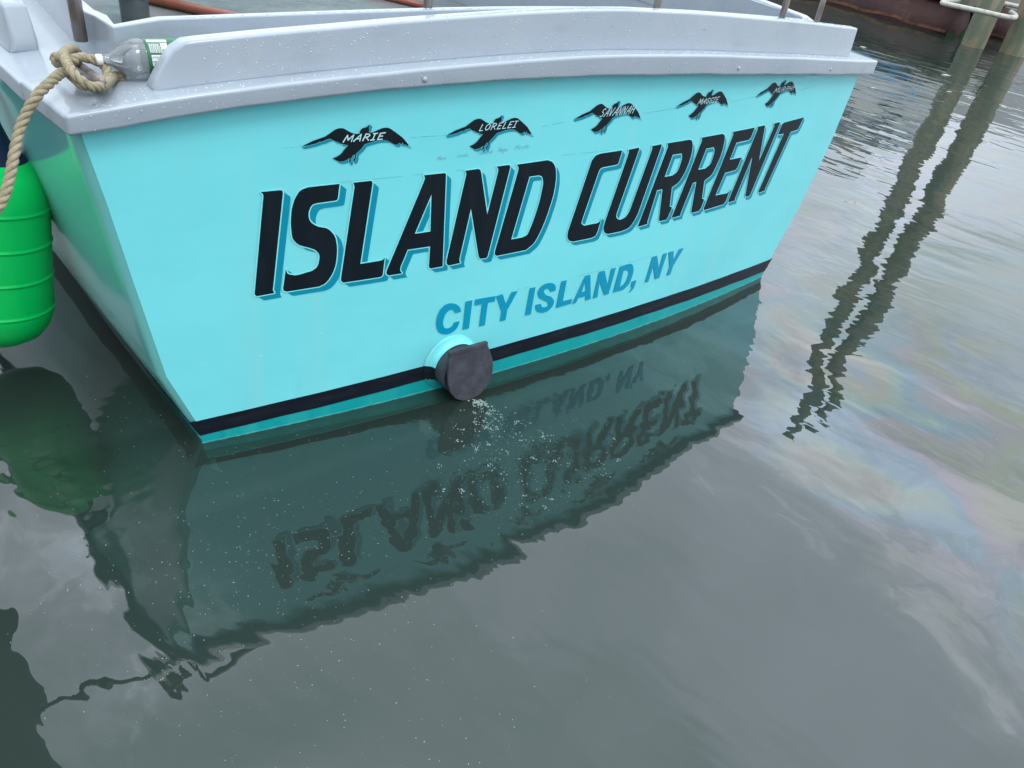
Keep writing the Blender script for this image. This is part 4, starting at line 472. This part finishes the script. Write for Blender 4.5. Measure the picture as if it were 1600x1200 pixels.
def decal(name, groups, m, off, parent, o=(0, 0), stack=False, **k):
    """groups: list of [outer, hole, ...] flat int lists (0.1 mm)"""
    bm = bmesh.new(); gi = 0
    for g_ in groups:
        loops = [[Vector((o[0]+p[i]/1e4, o[1]+p[i+1]/1e4, 0)) for i in range(0, len(p), 2)] for p in g_]
        tri = tessellate_polygon(loops); flat = [q for l in loops for q in l]; bv = [bm.verts.new((q.x, q.y, gi*1.5e-5 if stack else 0)) for q in flat]; gi += 1
        for t in tri:
            try: bm.faces.new([bv[i] for i in t])
            except ValueError: pass
    xs = [v.co.x for v in bm.verts]
    for x in np.arange(math.floor(min(xs)/.05)*.05, max(xs), .05):
        bmesh.ops.bisect_plane(bm, geom=bm.verts[:]+bm.edges[:]+bm.faces[:], plane_co=(x, 0, 0), plane_no=(1, 0, 0))
    for v in bm.verts: v.co = S(v.co.x, bow(v.co.x)+off+v.co.z, v.co.y)
    bm.normal_update()
    for f in bm.faces:
        if f.normal.y > 0: f.normal_flip()
    me = bpy.data.meshes.new(name); bm.to_mesh(me); bm.free(); me.materials.append(m)
    ob = bpy.data.objects.new(name, me); COL.objects.link(ob); ob.parent = parent
    return setp(ob, **k)
for ch, polys, sh, ol in GD['letters']:
    bigl = ch.isupper()
    decal('painted_comma' if ch == 'comma' else 'painted_letter', [polys], M['black'] if bigl else M['cityblue'], .0032, transom,
          label=('black painted letter %s' if bigl else 'blue painted letter %s') % ch.upper() if ch != 'comma' else 'blue painted comma')
    if sh: decal('letter_shadow', sh, M['blue'], .0018, transom)
    if ol: decal('letter_outline', ol, M['outline'], .0026, transom)
FONT = {'M': [[(0, 0), (.16, 1), (.42, .25), (.8, 1), (.85, 0)]], 'A': [[(0, 0), (.5, 1), (.66, 0)], [(.18, .36), (.62, .36)]], 'R': [[(.1, 0), (.12, 1), (.5, .95), (.62, .75), (.5, .55), (.15, .48)], [(.3, .5), (.7, 0)]],
        'I': [[(0, .98), (.45, 1)], [(.22, 1), (.2, 0)], [(0, 0), (.42, .02)]], 'E': [[(.6, 1), (.12, .97), (.08, 0), (.58, .03)], [(.1, .5), (.48, .52)]], 'L': [[(.1, 1), (.05, 0), (.5, .02)]],
        'O': [[(.35, 1), (.08, .75), (.05, .3), (.28, 0), (.58, .2), (.64, .7), (.35, 1)]], 'S': [[(.62, .85), (.4, 1), (.12, .85), (.15, .6), (.5, .42), (.52, .15), (.25, 0), (0, .15)]],
        'V': [[(0, 1), (.25, 0), (.65, 1)]], 'N': [[(0, 0), (.1, 1), (.55, 0), (.66, 1)]], 'H': [[(.05, 1), (.05, 0)], [(.05, .5), (.6, .55)], [(.6, 1), (.6, 0)]], 'G': [[(.62, .85), (.38, 1), (.08, .7), (.06, .25), (.3, 0), (.58, .15), (.6, .45), (.35, .45)]],
        'U': [[(.05, 1), (.05, .25), (.28, 0), (.52, .2), (.6, 1)]], 'P': [[(.08, 0), (.12, 1), (.5, .95), (.6, .7), (.45, .48), (.12, .45)]], 'Y': [[(0, 1), (.25, .5), (.6, 1)], [(.25, .5), (.12, 0)]],
        'a': [[(.4, .5), (.1, .5), (.05, .1), (.4, .1), (.42, .5), (.45, 0)]], 'r': [[(.1, 0), (.1, .5), (.35, .5)]], 'i': [[(.1, 0), (.1, .5)]], 'e': [[(.05, .28), (.4, .3), (.3, .52), (.05, .3), (.2, 0), (.42, .1)]],
        'l': [[(.1, 0), (.15, 1)]], 'o': [[(.2, .5), (0, .2), (.25, 0), (.4, .3), (.2, .5)]], 'v': [[(0, .5), (.15, 0), (.4, .5)]], 'n': [[(0, 0), (.05, .5), (.35, .45), (.38, 0)]], 'h': [[(0, 0), (.05, 1), (.05, .4), (.35, .45), (.38, 0)]],
        'g': [[(.4, .5), (.1, .5), (.05, .1), (.4, .1), (.42, .5), (.35, -.4), (.1, -.3)]], 'u': [[(0, .5), (.05, 0), (.35, .05), (.4, .5)]], 'p': [[(0, -.4), (.05, .5), (.4, .4), (.3, .05), (.05, .05)]], 'y': [[(0, .5), (.2, 0)], [(.4, .5), (.1, -.4)]], ' ': []}
def strokes(word, x0, z0, x1, z1, h, w, slant=.45):
    """hand lettered word as flat stroke quads, returned as polygons in 0.1 mm"""
    adv = []; x = 0
    for c in word:
        ww = max([q[0] for s in FONT[c] for q in s], default=.3); adv.append(x); x += ww+.22
    sx = (x1-x0-slant*h)/max(x-.22, .1); out = []
    for c, a in zip(word, adv):
        for s in FONT[c]:
            q = [((a+p[0])*sx+slant*h*p[1], p[1]*h) for p in s]
            q = [(x0+a_, z0+(z1-z0)*(a_/(x1-x0))+b_) for a_, b_ in q]
            for k in range(len(q)-1):
                A, B = Vector(q[k]), Vector(q[k+1]); d = (B-A); 
                if d.length < 1e-6: continue
                d.normalize(); nv = Vector((-d.y, d.x))*w/2; e = d*w*.35
                out.append([[int(v_*1e4) for v in (A-e+nv, B+e+nv*.8, B+e-nv*.8, A-e-nv) for v_ in v]])
    return out
BIRDS = [('MARIE', .3947, 1.1087, .5256, 1.1175, .6586, 1.1195, .021, .0042), ('LORELEI', .9062, 1.1159, 1.0343, 1.1262, 1.1896, 1.1305, .022, .0034), ('SAVANNAH', 1.4722, 1.1393, 1.5996, 1.1425, 1.7836, 1.1455, .031, .0034),
         ('MAGGIE', 2.0542, 1.1518, 2.1895, 1.1530, 2.3263, 1.1530, .0235, .0032), ('MURPHY', 2.6418, 1.1572, 2.7808, 1.1610, 2.9676, 1.1600, .0235, .0032)]
for wd, bu, bz, x0, z0, x1, z1, h_, w_ in BIRDS:
    b_ = decal('painted_bird', [[p] for p in GD['bird'][0]], M['black'], .003, transom, (bu, bz), label='black painted flying bird carrying the name %s' % wd)
    decal('bird_shadow', GD['bird'][1], M['blue'], .002, transom, (bu, bz))
    sm = strokes(wd, x0, z0, x1+.012, z1, h_, w_)
    for i, g_ in enumerate(sm): pass
    decal('painted_name', sm, M['namewhite'], .0036, transom, stack=True, label='pale lettered name %s' % wd)
# pencil guide lines and pencilled notes
gl = []
def line(x0, z0, x1, z1, w=.0011):
    for k in range(12):
        if rng.random() < .22: continue
        a, b = k/12, (k+1)/12; gl.append([[int(v*1e4) for v in (x0+(x1-x0)*a, z0+(z1-z0)*a, x0+(x1-x0)*b, z0+(z1-z0)*b, x0+(x1-x0)*b, z0+(z1-z0)*b+w, x0+(x1-x0)*a, z0+(z1-z0)*a+w)]])
line(.33, 1.107, .40, 1.11); line(.765, 1.118, .91, 1.118); line(1.29, 1.121, 1.47, 1.138); line(1.857, 1.138, 2.05, 1.149); line(2.44, 1.147, 2.64, 1.156); line(3.04, 1.155, 3.2, 1.162)
line(.50, .981, 1.0, .986); line(1.42, 1.003, 1.70, .998); line(1.33, .4215, 1.40, .4215); line(1.67, .420, 2.16, .424); line(1.62, 1.0, 1.66, 1.13, .0012)
decal('pencil_line', gl, M['pencil'], .0012, transom, kind='stuff')
for wd, x0, z0, x1, z1 in (('Marie', .875, 1.030, .915, 1.032), ('Lorelei', .955, 1.034, 1.005, 1.036), ('Savannah', 1.04, 1.038, 1.11, 1.040), ('Maggie', 1.13, 1.042, 1.175, 1.043), ('Murphy', 1.205, 1.045, 1.275, 1.048)):
    decal('pencil_note', strokes(wd, x0, z0, x1, z1, .016, .0012, .3), M['pencil'], .0014, transom, stack=True, kind='stuff')
# exhaust stub with its rubber flap
eu, ez = 1.050, .132
ex_ = MB(); Rx = Matrix.Rotation(math.radians(90), 3, 'X')
ex_.lathe([(.104, -.02), (.102, .05), (.100, .080), (.092, .086), (.084, .08), (.082, -.02)], 40, S(eu-.015, bow(eu), ez-.010), Rx)
eo = ex_.make('exhaust_pipe', M['rubber'], boat, True)
MB().lathe([(.142, -.004), (.135, .0008), (.129, .0020), (.122, .0045), (.115, .009), (.109, .016), (.105, .028)], 96, S(eu-.015, bow(eu), ez-.008), Rx).make('exhaust_fairing', M['aqua'], boat, True)
fo = [c for c in boat.children if c.name.startswith('exhaust_fairing')][0]; fo.data.materials.append(M['stripe']); fo.data.materials.append(M['teal'])
for p_ in fo.data.polygons: z_ = p_.center.z; p_.material_index = 0 if z_ > zst(eu)+.001 else (1 if z_ > zsb(eu) else 2)

# flap: shield outline, thick rubber sheet hinged at a flat top strip, hanging tilted out
out = [(-.118, .140), (.068, .140), (.090, .09), (.112, .035), (.119, -.02), (.112, -.062), (.092, -.100), (.060, -.125), (.018, -.136), (-.028, -.130), (-.066, -.108), (-.095, -.070), (-.112, -.02), (-.117, .035), (-.119, .09)]
vs = []; th = .014; nO = len(out)
for y in (0, th):
    for a, b in out: vs.append(S(eu+a, bow(eu)+.112+y-.012*((b+.13)/.26), ez+b+.0))
fs = [tuple(range(nO)), tuple(range(2*nO-1, nO-1, -1))]+[(i, (i+1) % nO, nO+(i+1) % nO, nO+i) for i in range(nO)]
fl = mesh('exhaust_flap', vs, fs, M['rubber'], boat); bevel(fl, .003, 2)
MB().box(S(eu-.025, bow(eu)+.112, ez+.134), (.188, .016, .014)).make('flap_clamp', M['rubber'], fl)
MB().box(S(eu+.02, bow(eu)+.134, ez-.085), (.06, .003, .0035), 0).make('flap_rib', M['rubber'], fl)

# ------------------------------------------------------------------ things in boat coordinates (placed in the world)
bpy.context.view_layer.update()
BM = Matrix.Translation((-1.1, 2.102, 0)) @ Matrix.Rotation(.7415117, 4, 'Z')
def Wd(u, v, z): return BM @ Vector(S(u, v, z))
# mooring rope: knot on the peg, standing part sagging to the dock piling
K = [(-.4467, .0905, 1.049), (-.3557, -.0101, 1.197), (-.300, -.040, 1.268), (-.2461, -.0822, 1.298), (-.2056, -.1476, 1.30), (-.1839, -.1618, 1.285), (-.1727, -.0882, 1.282), (-.1356, -.0768, 1.282), (-.1035, -.1155, 1.29), (-.0972, -.1475, 1.31), (-.1187, -.1637, 1.325), (-.148, -.1731, 1.33), (-.1834, -.1391, 1.335), (-.1952, -.2276, 1.32), (-.2068, -.2343, 1.31), (-.201, -.2328, 1.3), (-.1774, -.2303, 1.3), (-.1456, -.2885, 1.285), (-.1298, -.317, 1.3), (-.1547, -.2576, 1.33), (-.1931, -.1582, 1.345), (-.206, -.0735, 1.35), (-.2092, .0018, 1.345), (-.1985, .0286, 1.33), (-.1758, .0298, 1.312), (-.1391, -.0161, 1.30), (-.0964, -.1129, 1.287), (-.0698, -.1616, 1.281), (-.0517, -.1468, 1.281)]
pre = [Vector((-1.60, 1.53, 1.02)), Vector((-1.53, 1.57, .985)), Vector((-1.45, 1.64, .99))]
rp = pre+[Wd(*q) for q in K]
laid_rope(rp, .0136, .070).make('mooring_rope', M['rope'], None, True, label='thick tan laid rope knotted round the peg on the boat\'s left stern corner', cat='rope')
# frayed yarn under the knot
mb = MB()
for i in range(26):
    a = rng.uniform(0, 6.28); c = Wd(-.145+rng.uniform(-.03, .05), .015+rng.uniform(-.01, .014), 1.268); l = rng.uniform(.015, .04)
    mb.tube(catmull([c, c+Vector((math.cos(a)*l*.5, math.sin(a)*l*.5, .008)), c+Vector((math.cos(a)*l, math.sin(a)*l, .002))], 3), .0009, 4)
mb.make('rope_fray', M['rope'], boat, False, kind='stuff')
# plastic soda bottle lying on the cap
bt = empty('plastic_bottle', Wd(-.115, -.150, 1.330), .7415117-.06, label='clear plastic bottle with green label lying behind the rope knot', cat='bottle')
RB = Matrix.Rotation(math.radians(90), 3, 'Y')
MB().lathe([(.013, 0), (.013, .018), (.016, .021), (.0135, .025), (.018, .034), (.030, .050), (.042, .066), (.050, .082), (.0545, .098), (.0555, .112), (.054, .118), (.0555, .124), (.0555, .245), (.054, .262), (.046, .272), (.02, .276), (.0, .270)], 48, (0, 0, 0), RB).make('bottle_body', M['plastic'], bt, True)
MB().lathe([(0, -.003), (.0135, -.003), (.0145, 0), (.0145, .013), (.0, .013)], 24, (0, 0, 0), RB).make('screw_cap', M['labelwhite'], bt, True)
lb = MB().lathe([(.0562, .122), (.0562, .225)], 48, (0, 0, 0), RB).make('green_label', M['labelgreen'], bt, True)
def onlabel(x0, x1, a0, a1, name, m, r=.0566, n=4):
    vs = []; fs = []
    for i in range(n+1):
        a = math.radians(a0+(a1-a0)*i/n)
        for x in (x0, x1): vs.append((x, -r*math.cos(a), r*math.sin(a)))
    for i in range(n): fs.append((2*i, 2*i+1, 2*i+3, 2*i+2))
    return mesh(name, vs, fs, m, lb)
onlabel(.129, .182, 66, 78, 'label_print', M['labelwhite'])
def printed(rows, name, m):
    vs = []; fs = []
    for x0, x1, a0, a1, r in rows:
        b = len(vs)
        for a in (a0, a1):
            for x in (x0, x1): vs.append((x, -r*math.cos(math.radians(a)), r*math.sin(math.radians(a))))
        fs.append((b, b+1, b+3, b+2))
    return mesh(name, vs, fs, m, lb)
rows = []
for k in range(9):
    a = 60-k*3.2; x = .131
    while x < (.158 if k < 5 else .172):
        w = rng.uniform(.0015, .006); rows.append((x, x+w, a, a-1.9, .0567)); x += w+.0012
printed(rows, 'label_print', M['labelwhite'])
onlabel(.132, .158, 26, -4, 'barcode_panel', M['labelwhite'])
printed([(.134+.0026*k, .134+.0026*k+rng.choice((.0008, .0016)), 22, 6, .0570) for k in range(9)]+[(.136, .154, 3, 1, .0570)], 'barcode', M['ink'])
onlabel(.162, .18, 62, 44, 'label_emblem', M['labelwhite'])

# ------------------------------------------------------------------ fender alongside the port quarter
FB = Wd(-.498, -.82, .110); FT = Wd(-.385, -.86, .80); ax = (FT-FB).normalized()
fe = empty('boat_fender', FB, 0, label='bright green ribbed cylinder fender with navy top beside the hull', cat='fender')
fe.rotation_euler = ax.to_track_quat('Z', 'Y').to_euler()
Lf = (FT-FB).length; prof = [(0, 0), (.05, .002), (.105, .015), (.150, .045), (.178, .09), (.190, .135)]
for z in (.165, .30, .43, .56):
    prof += [(.1915, z-.011), (.1915, z-.005), (.1960, z-.001), (.1960, z+.002), (.1915, z+.006), (.192, z+.012)]
prof += [(.190, .61), (.181, .65), (.166, .682), (.160, .686), (.152, .702), (.128, .722), (.10, .732)]
MB().lathe(prof, 72).make('fender_body', M['green'], fe, True)
MB().lathe([(.140, .705), (.128, .722), (.108, .74), (.075, .785), (.052, .84), (.040, .89), (.038, .95), (.03, .965), (0, .968)], 48).make('fender_top', M['navy'], fe, True)
lt = FB+ax*.95; laid_rope([lt, lt.lerp(Wd(-.37, -.9, 1.24), .5), Wd(-.37, -.9, 1.26), Wd(-.30, -.9, 1.29)], .008, .04).make('fender_lanyard', M['rope'], fe, True)
bpy.context.view_layer.update()
fl_ = [o for o in fe.children if o.name.startswith('fender_lanyard')][0]; fl_.matrix_parent_inverse = fe.matrix_world.inverted()

# ------------------------------------------------------------------ loose things seen over the stern board in the cockpit
tb = empty('cockpit_table', Wd(.66, -2.80, .74), .7415117, label='small teal topped table on a grey post standing in the cockpit', cat='table')
MB().tube([(0, 0, .002), (0, 0, .27)], .078, 28).make('leg', M['legmat'], tb, True)
o_ = MB().box((.07, .05, .285), (.46, .46, .035)).make('tabletop', M['tealtop'], tb); bevel(o_, .01)
P0_, P1_ = Wd(.90, -3.6, .775), Wd(1.34, -3.02, .775)
MB().tube([P0_, P1_, P1_+(P1_-P0_)*.7], .034, 14).make('boat_pole', M['pole'], None, True, label='red brown pole lying on the wet grey cockpit floor', cat='pole')
q0 = Wd(2.75, -3.95, .765); q1 = Wd(3.05, -3.45, .765)
MB().tube([q0, q1], .025, 12).make('boat_pole', M['pole'], None, True, label='short red brown rod by the far side of the cockpit floor', cat='rod')

# ------------------------------------------------------------------ pilings
def piling(base, top, r, m, label, **k):
    b, t_ = Vector(base), Vector(top); n = 26; mb = MB(); rows = 40; vs = []; fs = []
    ph = rng.uniform(0, 6)
    for i in range(rows+1):
        f = i/rows; c = b.lerp(t_, f)
        for j in range(n):
            w = 2*PI*j/n; rr = r*(1-.10*f)*(1+.025*math.sin(3*w+ph+f*4)+.018*math.sin(7*w+f*9)+.012*rng.uniform(-1, 1)); vs.append((c.x+rr*math.cos(w), c.y+rr*math.sin(w), c.z))
    for i in range(rows):
        for j in range(n): fs.append((i*n+j, i*n+(j+1) % n, (i+1)*n+(j+1) % n, (i+1)*n+j))
    fs.append(tuple(rows*n+j for j in range(n)))
    return mesh(name='dock_piling', vs=vs, fs=fs, mat=m, smooth=True, label=label, cat='piling', group='pilings of the floating dock', **k)
def azp(az, d, z): a = math.radians(az); return (d*math.sin(a), d*math.cos(a), z)
piling(azp(24.72, 17.4, -1.5), azp(24.0, 17.4, 9.3), .205, M['pile'], 'grey green wooden piling passing through the pipe hoop of the dock')
piling(azp(27.05, 17.6, -1.5), azp(25.75, 17.6, 8.6), .235, M['pile'], 'darker thick piling at the far right edge beyond the hooped one')
piling((-1.71, 1.46, -2), (-1.71, 1.46, 3.6), .155, M['piledark'], 'dark weathered piling beside the fender holding the mooring rope')
MB().tube([azp(23.7, 17.3, 8.2), azp(25.9, 17.5, 8.55)], .07, 8).make('cross_pole', M['pile'], None, True, label='short wooden pole lashed across the tops of the two far pilings', cat='pole')

# ------------------------------------------------------------------ floating dock on rusty steel cylinders
dd = Vector((.70, -.714, 0)); dn = Vector((.714, .70, 0))
E0 = Vector((7.03, 16.75, 0))
dock = empty('floating_dock', (E0.x, E0.y, 0), math.atan2(dd.y, dd.x), label='old floating dock of grey planks riding on rusty steel cylinders', cat='dock')
# local frame: +x along dd (towards the photo's right), +y away
def pontoon(x1, x0, y, r, zc):
    
    prof = [(0, -.02)]; vs = []; fs = []; n = 36; xs = [x0]; L_ = x1-x0
    rows = 48
    for i in range(rows+1):
        f = i/rows; x = x0+L_*f; rr = r*(1+.012*math.sin(i*1.7)) 
        if f > .985: rr = r*.93
        for j in range(n):
            w = 2*PI*j/n; rj = rr*(1+.01*math.sin(5*w+i*.4)); vs.append((x, y+rj*math.cos(w), zc+rj*math.sin(w)))
    for i in range(rows):
        for j in range(n): fs.append((i*n+j, i*n+(j+1) % n, (i+1)*n+(j+1) % n, (i+1)*n+j))
    for base, dx in ((0, -.04), (rows*n, .06)):
        c = len(vs); vs.append((x0+L_*(base > 0)+dx, y, zc))
        for j in range(n): fs.append((base+j, base+(j+1) % n, c))
    o = mesh('pontoon_cylinder', vs, fs, M['rust'], dock, True)
    # orange tide band close above the water on the near side
    vs = []; fs = []
    for i in range(41):
        x = x0+(L_-.02)*i/40
        for z in (.045, .10):
            zz_ = z+.02*math.sin(i*2.1)+.012*math.sin(i*5.3); yy = -math.sqrt(max(r*r*1.02-(zz_-zc)**2, 0)); vs.append((x, y+yy*1.012, zz_))
    for i in range(40): a = 2*i; fs.append((a, a+1, a+3, a+2))
    mesh('tide_band', vs, fs, M['rustband'], o)
    return o
pontoon(.12, -14, .27, .43, .10)
pontoon(.80, -13, 1.75, .43, .10)
vs_ = MB()
for i in range(900):     # weed hanging at the waterline
    x = -rng.random()**1.6*9.0+.1; y = .27-math.sqrt(.43**2-.08**2)-.01
    h = rng.uniform(.04, .11)
    if i % 10 == 0: x = .15; y = rng.uniform(-.13, .67); h *= .4; w_ = rng.uniform(.01, .03); c = Vector((x, y-rng.uniform(0, .05), 0))
    vs_.add([c+Vector((-w_, 0, -.03)), c+Vector((w_, .01, -.03)), c+Vector((w_*.4, .03, h)), c+Vector((-w_*.5, .0, h*.8)), c+Vector((0, -.03, h*.3))], [(0, 1, 4), (1, 2, 4), (2, 3, 4), (3, 0, 4)])
vs_.make('hanging_weed', M['weed'], dock, False, kind='stuff')
mb = MB()
for i in range(120):
    a = rng.uniform(0, 1); c = Vector((.80+rng.uniform(-.03, .03), 1.75-.43+rng.uniform(-.02, .5), .02+a*.45)); s_ = rng.uniform(.01, .035)
    mb.add([c+Vector((-s_, 0, -s_)), c+Vector((s_, -.01, -s_*.6)), c+Vector((.01, -.02, s_)), c+Vector((0, -.04, 0))], [(0, 1, 3), (1, 2, 3), (2, 0, 3)])
mb.make('bright_weed', M['yweed'], dock, False, kind='stuff')
for y in (.02, 1.2, 2.6):
    o_ = MB().box((-6.55, y, .66), (13.4, .10, .24)).make('stringer', M['plank'], dock); bevel(o_, .01, 2)
o_ = MB().box((.20, 1.30, .66), (.10, 2.7, .24)).make('end_beam', M['plank'], dock); bevel(o_, .01, 2)
pk = None
for i in range(60):
    x = .22-i*.158
    me = MB().box((0, 0, 0), (.145, 2.9, .038))
    if pk is None: pk = me.make('deck_plank', M['plank'], dock); pk.location = (x, 1.30, .802)
    else:
        c = pk.copy(); COL.objects.link(c); c.parent = dock; c.location = (x, 1.30+rng.uniform(-.03, .03), .802+rng.uniform(-.003, .003)); c.rotation_euler.z = rng.uniform(-.008, .008)
for x in (-.62, -3.2, -6, -9):
    MB().tube([(x, .13, .30), (x+.02, .05, .56)], .09, 12).make('pontoon_strut', M['rust'], dock, True)
# pipe hoops holding the pilings: built in the world, then parented
HOOPS = [[(6.98, 16.55, .60), (6.50, 16.0, .60), (6.36, 15.6, .61), (6.50, 15.38, .62), (6.84, 15.25, .62), (7.10, 15.08, .62), (7.38, 15.12, .62), (7.60, 15.55, .62), (7.72, 16.0, .62)], [(7.9, 16.9, .66), (8.2, 16.75, .66), (8.5, 16.55, .66), (8.9, 16.4, .66)]]
for pts in HOOPS:
    h_ = MB().tube(catmull(pts, 6), .042, 12).make('pipe_hoop', M['galv'], None, True); h_.parent = dock
    bpy.context.view_layer.update(); h_.matrix_parent_inverse = dock.matrix_world.inverted()
# ------------------------------------------------------------------ boat moored beyond the dock (seen mirrored in the water)
mbt = empty('moored_boat', azp(20.4, 23.5, 0), math.radians(-28), label='white motor boat with blue canvas seen only mirrored beyond the dock', cat='boat')
secs = []
for x, w, zb in ((-3.2, 1.3, .0), (-1.5, 1.4, -.05), (.8, 1.35, -.05), (2.4, .85, .0), (3.6, .08, .25)):
    secs.append([(x, -w, 1.35+.1*max(x, 0)), (x, -w*.8, zb-.2), (x, w*.8, zb-.2), (x, w, 1.35+.1*max(x, 0))])
sweep_sections(secs, 'hull', M['white'], mbt, .03)
o_ = MB().box((-.4, 0, 1.85), (3.2, 2.0, .95)).make('cabin', M['white'], mbt); bevel(o_, .08)
MB().box((-.5, 0, 2.36), (3.4, 2.15, .06)).make('canvas_top', M['canvas'], mbt)
for x_ in (-1.3, -.4, .5): MB().box((x_, -1.02, 1.98), (.5, .05, .22)).make('window', M['darkglass'], mbt)
MB().box((-.4, -1.43, 1.05), (2.6, .05, .16)).make('canvas_side', M['canvas'], mbt)
mbt.scale = (1.3, 1.3, 1.3)
ts = MB().box(azp(20.2, 27, 2.3), (1.3, .8, 4.7), -.4).make('tan_shed', M['tan'], None, label='tan shed on the shore mirrored beside the right edge of the transom', cat='shed')

# ------------------------------------------------------------------ foam, specks and drops
oc = bpy.data.meshes.new('t'); bm = bmesh.new(); bmesh.ops.create_icosphere(bm, subdivisions=1, radius=1); V8 = [v.co.copy() for v in bm.verts]; F8 = [tuple(v.index for v in f.verts) for f in bm.faces]; bm.free()
def blob(mb, c, r, flat=1.): mb.add([Vector(c)+Vector((v.x*r, v.y*r, v.z*r*flat)) for v in V8], F8)
OV = [Vector((1, 0, 0)), Vector((0, 1, 0)), Vector((-1, 0, 0)), Vector((0, -1, 0)), Vector((0, 0, 1))]; OF = [(0, 1, 4), (1, 2, 4), (2, 3, 4), (3, 0, 4)]
mb = MB(); src = Wd(1.08, .27, 0)
for i in range(620):
    t_ = rng.random()**.9; d = t_*.66; a = math.radians(-60+rng.gauss(0, 24)); c = src+Vector((math.cos(a)*d, math.sin(a)*d, .0005))
    r = rng.choice((.001, .0012, .0015, .0018, .0022, .0045))*(1.1-.4*t_)
    for k in range(rng.choice((1, 1, 1, 2, 7))): blob(mb, c+Vector((rng.gauss(0, r*1.6), rng.gauss(0, r*1.6), 0)), r*rng.uniform(.45, .9), .45)
for i in range(60): blob(mb, src+Vector((rng.gauss(.0, .022), rng.gauss(0, .012), .0)), rng.uniform(.002, .007), .5)
mb.make('exhaust_foam', M['foam'], None, True, kind='stuff', label='white bubbles and foam drifting from the exhaust flap', cat='foam')
mb = MB()
def specks(cx, cy, sx, sy, n, rmax=.0026):
    for i in range(n):
        c = Vector((rng.gauss(cx, sx), rng.gauss(cy, sy), .0003)); lc = BM.inverted() @ c
        if lc.y > -bow(lc.x)-.02 and 0 < lc.x < 3.4: continue
        r = rmax*.8*rng.random()**2.6+.0005; a = rng.uniform(0, 6.28)
        mb.add([c+Vector((math.cos(a)*v.x*r-math.sin(a)*v.y*r*.6, math.sin(a)*v.x*r+math.cos(a)*v.y*r*.6, v.z*r*.5)) for v in OV], OF)
specks(-.62, 1.72, .24, .2, 420); specks(-.35, 1.25, .3, .25, 260); specks(-.9, 1.45, .25, .2, 260); specks(-1.2, 2.1, .25, .25, 200); specks(1.9, 3.2, .8, .8, 110, .004); specks(.0, 2.2, .25, .2, 260); specks(2.5, 7, 1.5, 2, 60, .012)
mb.make('floating_specks', M['speck'], None, False, kind='stuff', label='tiny pale specks floating on the dark water', cat='debris')
mb = MB()
for x, y, r in ((5.5, 12.4, .05), (5.3, 11.0, .03), (5.1, 11.2, .03), (4.6, 13.6, .04), (3.9, 10.6, .025)):
    mb.add([Vector((x, y, .004))+Vector((v.x*r*1.6, v.y*r*.6, v.z*r*.2)) for v in OV], OF)
mb.make('floating_leaves', M['cream'], None, False, kind='stuff', label='few pale leaves adrift in front of the floating dock', cat='leaves')
# rain drops on the paint
mb = MB(); mw = MB()
def drop(mb_, c, nrm, r):
    nrm = Vector(nrm).normalized(); a = nrm.orthogonal().normalized(); b = nrm.cross(a); c = Vector(c)
    vs = []; 
    for rr, h in ((1, 0), (.8, .35)):
        for j in range(6): w = PI/3*j; vs.append(c+(a*math.cos(w)+b*math.sin(w))*r*rr+nrm*r*h)
    vs.append(c+nrm*r*.55); fs = [(j, (j+1) % 6, 6+(j+1) % 6, 6+j) for j in range(6)]+[(6+j, 6+(j+1) % 6, 12) for j in range(6)]
    mb_.add(vs, fs)
for i in range(620):       # cap face
    u = rng.uniform(-.24, 3.78); f = rng.random(); drop(mb, S(u, bow(u)+.0515, cb(u)+.008+(ct(u)-cb(u)-.018)*f), (0, -1, 0), .0008+.0016*rng.random()**4)
for i in range(1300):      # board face
    u = rng.uniform(.12, 3.5); f = rng.uniform(.08, .93); drop(mb, S(u, bow(u)-.0175-.010*f, ct(u)-.004+bh(u)*f), (0, -1, .07), .0008+.0018*rng.random()**4)
for i in range(900):      # cap top and board top
    u = rng.uniform(-.2, 3.7)
    if rng.random() < .5: drop(mb, S(u, bow(u)+rng.uniform(-.01, .04), ct(u)+.0005), (0, 0, 1), .0010+.0022*rng.random()**2)
    elif .1 < u < 3.5: drop(mb, S(u, bow(u)-.028-rng.uniform(.01, .045), ct(u)-.004+bh(u)), (0, 0, 1), .0012+.0028*rng.random()**2)
for i in range(150):
    u = rng.uniform(-.22, -.02); v = rng.uniform(-.5, .0); drop(mb, S(u, v, ct(u)+.002), (0, 0, 1), .001+.002*rng.random()**2)
for i in range(450):      # transom
    u = rng.uniform(-.15, 3.6); z = rng.uniform(.16, 1.15); drop(mb, S(u, bow(u)+.0005, z), (0, -1, 0), .0008+.0022*rng.random()**4)
for i in range(260):      # inner coaming edge beads
    u = rng.uniform(.14, 3.38); drop(mb, S(u, bow(u)-.285-.02*math.sin(PI*u/3.4), 1.4035+.068*math.sin(PI*u/3.45)), (0, 0, 1), .002+.0025*rng.random())
mb.make('rain_drops', M['drop'], boat, True, kind='stuff')
